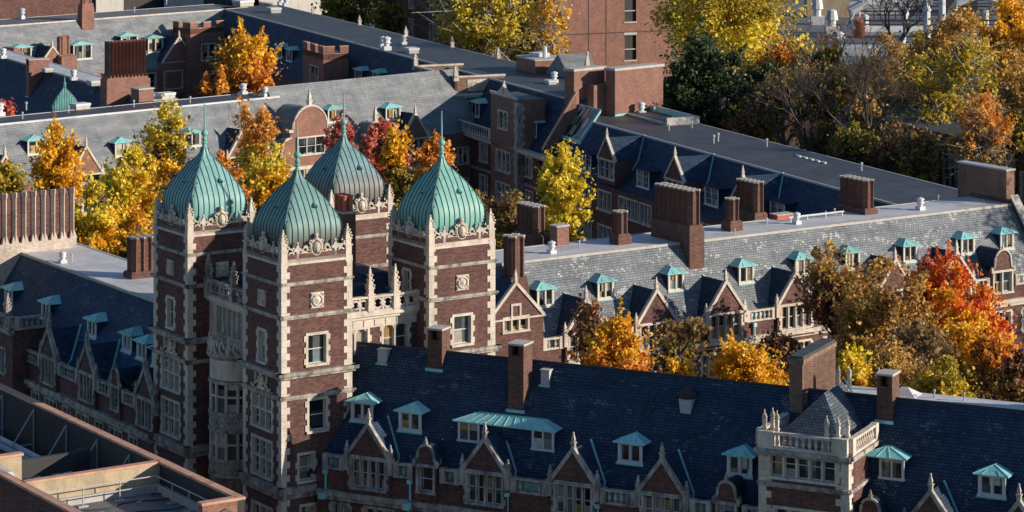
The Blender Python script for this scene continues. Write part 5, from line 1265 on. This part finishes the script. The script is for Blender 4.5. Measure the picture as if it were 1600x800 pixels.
def tree(label, px, ytop, Y, hw, ybot, mats, seed, n=3400, cone=False, bark='bark', leaf=None, sparse=1., name='autumn_tree', clus=None):
    rng=np.random.default_rng(seed); X,_,zt=PYp(px,ytop,Y); zb=max(2.,PYp(px,ybot,Y)[2]); Rr=hw*Y/FPX; k=Y/FPX
    leaf=leaf or max(.10,.0076*Y/12); n=int(n*1.75); H=zt-zb; cz=(zt+zb)/2
    e=bpy.data.objects.new(name,None); C.objects.link(e); e.location=(X,Y,0); tag(e,label,'tree')
    nc=clus or int(60+Rr*9); cs=[]
    nl=3 if cone else rng.integers(5,9); lobes=[]
    for i in range(nl):
        an=2*math.pi*(i+rng.uniform(0,.7))/nl; ro=(.0 if i==0 else rng.uniform(.30,.58))*(.6 if cone else 1.)
        tp=1. if i==0 else rng.uniform(.62,.97); bt=rng.uniform(0,.25); lobes.append((ro*math.cos(an),ro*math.sin(an),bt,tp,rng.uniform(.34,.52)))
    for i in range(nc):
        lx,ly,bt,tp,lw=lobes[i%nl]; t=rng.uniform(0,1)
        prof=((1-t)**.8*1.35*(.35+.65*min(1,t*5))) if cone else math.sin(math.pi*(.08+.90*t)**.8)**.7
        an=rng.uniform(0,2*math.pi); rr_=lw*prof*rng.uniform(.2,1)**.5*(1.25 if cone else 1.12)
        cs.append(np.array([(lx*(1-.4*t if cone else 1)+rr_*math.cos(an))*Rr,(ly+rr_*math.sin(an))*Rr,zb+H*(bt+(tp-bt)*t)]))
    cs=np.array(cs); per=max(12,int(n*sparse/nc)); cent=[];mi=[]
    for c in cs:
        rad=Rr*rng.uniform(.11,.25)+.12; m_=int(per*rng.uniform(.5,1.4)); q=rng.normal(size=(m_,3)); q/=np.linalg.norm(q,axis=1)[:,None]; q*=(rng.uniform(.15,1,m_)**.5*rad)[:,None]; q[:,2]*=.8
        # little spurs that break the outline
        cent.append(c+q)
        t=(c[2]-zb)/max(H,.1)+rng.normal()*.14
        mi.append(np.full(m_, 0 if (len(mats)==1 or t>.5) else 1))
    for _ in range(int(nc*.5)):   # thin shoots standing out of the outline
        c=cs[rng.integers(len(cs))]; d=np.array([c[0],c[1],(c[2]-cz)*.5+.6*Rr]); d=d/np.linalg.norm(d); L_=rng.uniform(.15,.38)*Rr; m_=int(per*.28)
        tt=rng.uniform(0,1,m_)[:,None]; cent.append(c+d*tt*L_*1.6+rng.normal(size=(m_,3))*.07*Rr*(1.15-tt)); mi.append(np.full(m_,0 if (len(mats)==1 or c[2]>cz) else 1))
    stray=int(len(np.concatenate(cent))*.03); d=rng.normal(size=(stray,3)); d/=np.linalg.norm(d,axis=1)[:,None]; sh=np.ones(stray)
    if cone: t=(d[:,2]+1)/2; sh=(1-t)**.75*1.25+.06
    st=np.stack([d[:,0]*Rr*sh*rng.uniform(.75,1.08,stray),d[:,1]*Rr*sh*rng.uniform(.75,1.08,stray),cz+d[:,2]*H*.53],1); cent.append(st); mi.append((st[:,2]<cz).astype(int)*(len(mats)>1))
    cent=np.concatenate(cent); mi=np.concatenate(mi)
    put('crown',leaves_mesh('crown',cent,leaf,mats,mi,rng),e)
    m=MB().mat(bark); r0=.055*Rr+.13
    top=zt-.18*H; lean=rng.normal(size=2)*.25
    ax=lambda z:np.array([lean[0]*z/top*1.,lean[1]*z/top,z])
    m.path([ax(0),ax(top*.35),ax(top*.7),ax(top)],[r0,r0*.8,r0*.5,r0*.12],7)
    for c in cs[::1 if sparse<.8 else 2]:
        z0=min(c[2]-.2,max(zb*.75,c[2]-math.hypot(c[0],c[1])*rng.uniform(.5,1.1)-.4)); a=ax(max(1.5,min(z0,top*.95))); mid=(a+c)/2+rng.normal(size=3)*.12*Rr; mid[2]-=.05*Rr
        rr=r0*.30; m.path([a,mid,c],[rr,rr*.55,rr*.15],4)
        if sparse<.8:
            for _ in range(3): m.path([mid,(mid+c)/2+rng.normal(size=3)*.2*Rr,c+rng.normal(size=3)*.32*Rr],[rr*.4,rr*.25,rr*.1],3)
    put('trunk',m.data('trunk',recalc=False),e); return e
def bare(label, px, ytop, Y, hw, ybot, seed, bark='bark', depth=6, leafm=None, nleaf=500):
    rng=random.Random(seed); X,_,zt=PYp(px,ytop,Y); zb=max(3.,PYp(px,ybot,Y)[2]); Rr=hw*Y/FPX
    e=bpy.data.objects.new('bare_tree',None); C.objects.link(e); e.location=(X,Y,0); tag(e,label,'tree')
    m=MB().mat(bark); tips=[]
    def grow(p,d,L,r,k):
        q=p+d*L; b_=(p+q)/2+Vector((rng.gauss(0,1),rng.gauss(0,1),rng.gauss(0,1)))*L*.07
        m.path([p,b_,q],[r,r*.82,r*.66],5 if k>3 else 3)
        if k==0: tips.append(q); return
        for i in range(3 if k<depth else 4):
            a=Vector((rng.gauss(0,1),rng.gauss(0,1),rng.gauss(.25,.6))).normalized(); nd=(d*.95+a*.62).normalized(); sp=nd.x*Rr
            grow(q,nd,L*rng.uniform(.66,.86),r*.60,k-1)
    H=zt-zb; L0=(zt-zb)*.36
    m.path([Vector((0,0,0)),Vector((.1,.1,zb))],[.05*Rr+.15,.045*Rr+.1],7)
    for i in range(3):
        a=2*math.pi*(i+rng.random())/3; grow(Vector((.1,.1,zb)),Vector((math.cos(a)*.45*Rr/H*2,math.sin(a)*.45*Rr/H*2,1)).normalized(),L0,.04*Rr+.05,depth-1)
    put('trunk',m.data('trunk',recalc=False),e)
    if leafm:
        rg=np.random.default_rng(seed); T_=np.array([tuple(t) for t in tips]); idx=rg.integers(0,len(T_),nleaf); cent=T_[idx]+rg.normal(size=(nleaf,3))*.25
        put('crown',leaves_mesh('crown',cent,.16,[leafm],np.zeros(nleaf),rg),e)
    return e
G=['leaf_gold'];Yw=['leaf_yellow'];O=['leaf_orange'];OL=['leaf_olive'];OG=['leaf_olivegold'];RD=['leaf_red'];GR=['leaf_green'];BRN=['leaf_brown'];RU=['leaf_rust']
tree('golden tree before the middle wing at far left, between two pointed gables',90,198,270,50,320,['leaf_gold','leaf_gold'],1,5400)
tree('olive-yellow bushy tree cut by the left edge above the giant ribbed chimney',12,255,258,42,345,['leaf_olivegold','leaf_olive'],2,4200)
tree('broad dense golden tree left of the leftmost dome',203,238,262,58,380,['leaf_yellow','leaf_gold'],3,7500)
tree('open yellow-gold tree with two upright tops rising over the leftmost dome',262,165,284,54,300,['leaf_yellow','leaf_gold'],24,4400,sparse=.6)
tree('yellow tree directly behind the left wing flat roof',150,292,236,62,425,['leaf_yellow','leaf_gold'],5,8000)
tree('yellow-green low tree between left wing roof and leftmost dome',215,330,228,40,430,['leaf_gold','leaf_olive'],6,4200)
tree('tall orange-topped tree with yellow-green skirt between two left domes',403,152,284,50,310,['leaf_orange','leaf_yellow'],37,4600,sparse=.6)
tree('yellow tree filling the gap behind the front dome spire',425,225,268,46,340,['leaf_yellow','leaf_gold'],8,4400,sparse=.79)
tree('orange and yellow low tree right of the leftmost dome',350,250,262,38,350,['leaf_orange','leaf_gold'],9,3600)
tree('pinkish red tree in front of the curved brick gable',534,182,300,30,250,RD,10,1300,sparse=.6)
tree('crimson tree just right of the rear dome spire',600,192,292,40,285,RD,11,3400,sparse=.79)
tree('olive tree with golden top right of the crimson tree',622,192,286,28,330,['leaf_gold','leaf_olive'],12,3300,cone=False)
tree('small orange tree left of the bright green dome spire',682,216,268,34,300,O,13,3000)
tree('thin rusty brown tree behind the bright green dome',745,300,262,44,400,['leaf_brown','leaf_olive'],14,2400,sparse=.7)
tree('isolated bright yellow tree against the dark shaded wing',884,222,238,48,385,Yw,15,5600)
tree('dim orange-olive tree in the courtyard shade beside the bright green dome',800,300,256,44,420,['leaf_brown','leaf_olive'],16,3000)
tree('gold and orange tree beside the battlemented brick tower',385,56,372,62,145,['leaf_gold','leaf_orange'],17,5600)
tree('row-like small spiky orange tree above the middle wing roof',322,118,352,14,150,O,18,900,cone=True); 
tree('second small spiky orange tree, under the large gold one',345,108,352,15,150,O,19,900,cone=True)
tree('rusty orange low tree left of the big ribbed brick slab chimney',178,112,378,22,135,O,20,900)
tree('small scarlet tree at the left edge above the middle wing roof',8,158,312,20,185,RD,21,900)
tree('dark olive tree at the top behind the far wing roof',540,-25,480,52,60,OL,22,3000)
tree('rust-tinged thin tree before the dark side of the brick building',612,-40,455,36,55,['leaf_brown','leaf_olive'],23,2400,sparse=.7)
tree('large golden sycamore with white limbs at the top centre',768,-45,430,96,100,['leaf_yellow','leaf_olivegold'],24,9000,bark='bark_pale',sparse=.79)
tree('slender half-bare golden sycamore at the corner of the brick building',862,-30,408,42,95,G,25,1500,bark='bark_pale',sparse=.6)
tree('large gold-orange sycamore above the dark evergreen',1135,-50,376,125,105,['leaf_olivegold','leaf_yellow'],26,12000,bark='bark_pale',sparse=.95)
tree('dark green evergreen beside the brick stair blocks',1100,62,345,82,210,['leaf_green','leaf_green'],27,10000,name='evergreen_tree')
tree('dark green evergreen, right-hand one of the pair',1195,105,340,62,235,['leaf_green','leaf_olive'],28,5200,name='evergreen_tree')
tree('half-bare orange tree right of the evergreens',1222,60,352,62,180,['leaf_orange','leaf_brown'],29,3400,sparse=.7)
bare('bare brown tree behind the shaded wing roof, left one',1262,120,318,62,235,30,'bark',6,'leaf_brown',500)
bare('bare grey tree behind the shaded wing roof, middle one',1340,110,308,62,250,31,'bark',6)
bare('black leafless tree in front of the service roof',1400,-15,392,62,80,32,'dark_metal',6)
tree('olive-gold tree just right of the black leafless tree',1440,95,330,72,250,['leaf_olivegold','leaf_olive'],33,6800,bark='bark_pale')
tree('tall olive-orange tree at upper right',1500,20,345,82,200,['leaf_russet','leaf_olivegold'],34,7000,bark='bark_pale')
tree('rusty golden tree cut by the top right corner',1580,0,352,72,150,['leaf_gold','leaf_brown'],35,7000)
tree('low orange-brown sycamore with white trunk above the brick flue wall',1535,150,285,62,270,['leaf_orange','leaf_brown'],36,4200,bark='bark_pale',sparse=.79)
tree('dim brown tree at the right edge behind the brick flue wall',1598,120,292,45,280,['leaf_brown','leaf_olive'],37,3600)
tree('low thin brown tree between porch row and shaded wing roof',1400,190,300,45,275,['leaf_brown','leaf_rust'],38,1500,sparse=.6)
# inner courtyard
tree('bright orange-gold round tree above the front wing ridge, nearest the gatehouse',968,503,190,70,620,['leaf_gold','leaf_orange'],40,8400)
tree('dark rust sparse tree beside the first courtyard gable',925,470,199,36,560,RU,41,1500,sparse=.6)
bare('thin twiggy tree with few brown leaves between two golden trees',1058,505,200,44,560,42,'bark',5,'leaf_brown',800)
tree('low golden tree just above the ridge, second from the gatehouse',1062,560,184,34,640,G,43,2600)
tree('rounded amber tree above the ridge left of the flue wall',1172,538,184,66,640,['leaf_gold','leaf_gold'],44,6200)
tree('reddish-brown sparse tree in front of the patchy slate roof',1296,385,212,52,520,['leaf_russet','leaf_rust'],45,3600,sparse=.75)
tree('large russet tree in the middle of the inner courtyard',1378,412,205,84,600,['leaf_russet','leaf_russet'],46,8800)
tree('fiery tree red at the top and orange-yellow below',1485,402,209,76,590,['leaf_fire','leaf_gold'],47,9600)
tree('dark red-crowned tree touching the fiery tree on its left',1448,405,211,32,500,RD,48,2400)
tree('yellow tree right of the big flue wall',1338,545,184,46,640,['leaf_yellow','leaf_gold'],49,4200)
bare('grey twiggy tree below the fiery tree',1420,520,192,60,620,50,'bark',6,'leaf_brown',900)
tree('yellow-green bushy tree above the pale flat roof at lower right',1480,560,182,50,650,['leaf_olivegold','leaf_yellow'],51,4600)
tree('orange-brown tree low beside the right edge',1560,520,196,44,620,['leaf_orange','leaf_brown'],52,3200)
tree('small rusty shrub-like tree against the sunlit wing wall',1215,520,205,40,590,RU,53,1500,sparse=.7)

tree('dim olive tree between the two bare trees and the service roof',1300,80,345,48,200,['leaf_olive','leaf_brown'],60,3600)
bare('bare grey-brown tree in front of the service roof wall, widest one',1312,70,352,72,250,61,'bark',6,'leaf_rust',500)
bare('bare brown tree under the half-bare orange tree',1225,130,325,60,230,62,'bark',6,'leaf_brown',700)
tree('shaded olive-brown tree low behind the roof vent strip',1290,185,322,50,290,['leaf_brown','leaf_rust'],63,2600,sparse=.7)
tree('russet and olive tree left of the porch row',1360,150,315,46,270,['leaf_russet','leaf_olive'],64,2200,sparse=.6)
tree('broad orange-olive tree in front of the porch row',1468,150,312,66,270,['leaf_olivegold','leaf_olive'],65,6400,bark='bark_pale',sparse=.79)
tree('golden tree above the porch row near the right edge',1570,80,325,66,220,['leaf_russet','leaf_brown'],66,5200)
tree('orange-brown tree at the right edge, upper of two',1600,30,380,60,120,['leaf_orange','leaf_brown'],67,4000)
tree('golden-olive tree in front of the pale ducts',1440,50,372,40,130,['leaf_olivegold','leaf_olive'],68,3000)
tree('dark rust tree between the evergreen and the bare trees',1170,175,330,36,260,['leaf_rust','leaf_green'],69,1800,sparse=.7)
tree('yellow-brown tree at the far right of the inner courtyard',1545,455,214,46,590,['leaf_fire','leaf_gold'],70,4200)
tree('brown tree filling the courtyard behind the lower right chimney',1400,540,186,60,640,['leaf_russet','leaf_brown'],71,3600,sparse=.8)
tree('rust-leaved tree at the right edge above the pale flat roof',1600,540,190,40,640,['leaf_rust','leaf_brown'],72,2600,sparse=.8)
tree('low brown hedge-like tree behind the big flue wall',1240,560,196,60,640,['leaf_brown','leaf_rust'],73,3600,sparse=.8)
# unseen tall trees added past the right edge to cast shade on the roofs
for k,(x,y,h,r) in enumerate(((80,232,33,7),(92,262,34,8),(84,285,33,8),(100,305,34,9),(70,330,30,8))):
    px=800+FPX*x/y; tree(('unseen olive tree added for shade past the right edge, nearest','unseen olive tree added for shade past the right edge, second','unseen olive tree added for shade past the right edge, third','unseen olive tree added for shade past the right edge, fourth','unseen olive tree added for shade past the right edge, farthest')[k],px,HOR+(CAMH-h)*FPX/y,y,r*FPX/y,HOR+(CAMH-9)*FPX/y,['leaf_olivegold','leaf_olive'],90+k,4200)

tree('tall wispy olive-gold tree above the end of the shaded wing roof',1385,60,325,55,240,['leaf_russet','leaf_olive'],80,4200,bark='bark_pale',sparse=.7)
tree('tall wispy orange-gold tree behind the brick flue wall',1520,60,318,70,260,['leaf_olivegold','leaf_orange'],81,6000,bark='bark_pale',sparse=.79)
tree('olive tree at the right edge above the brick flue wall',1592,180,290,50,290,['leaf_olivegold','leaf_olive'],82,4000)
tree('dim brown tree standing low in front of the porch row columns',1440,205,296,50,290,['leaf_brown','leaf_olive'],83,2000,sparse=.6)
tree('green-brown tree leaning over the roof vent strip',1335,195,304,50,280,['leaf_olive','leaf_rust'],84,2600,sparse=.7)
tree('russet and olive tree in the courtyard right of the reddish sparse tree',1340,420,214,52,560,['leaf_russet','leaf_olivegold'],85,4600)
tree('orange-gold tree behind the fiery tree at the right',1530,450,216,50,600,['leaf_orange','leaf_gold'],86,4600)
tree('yellowish leafy tree under the fiery tree',1500,500,200,60,620,['leaf_gold','leaf_olivegold'],87,5200)
tree('green-brown sparse tree in front of the third courtyard gable',1065,510,203,46,590,['leaf_olive','leaf_rust'],88,1900,sparse=.6)
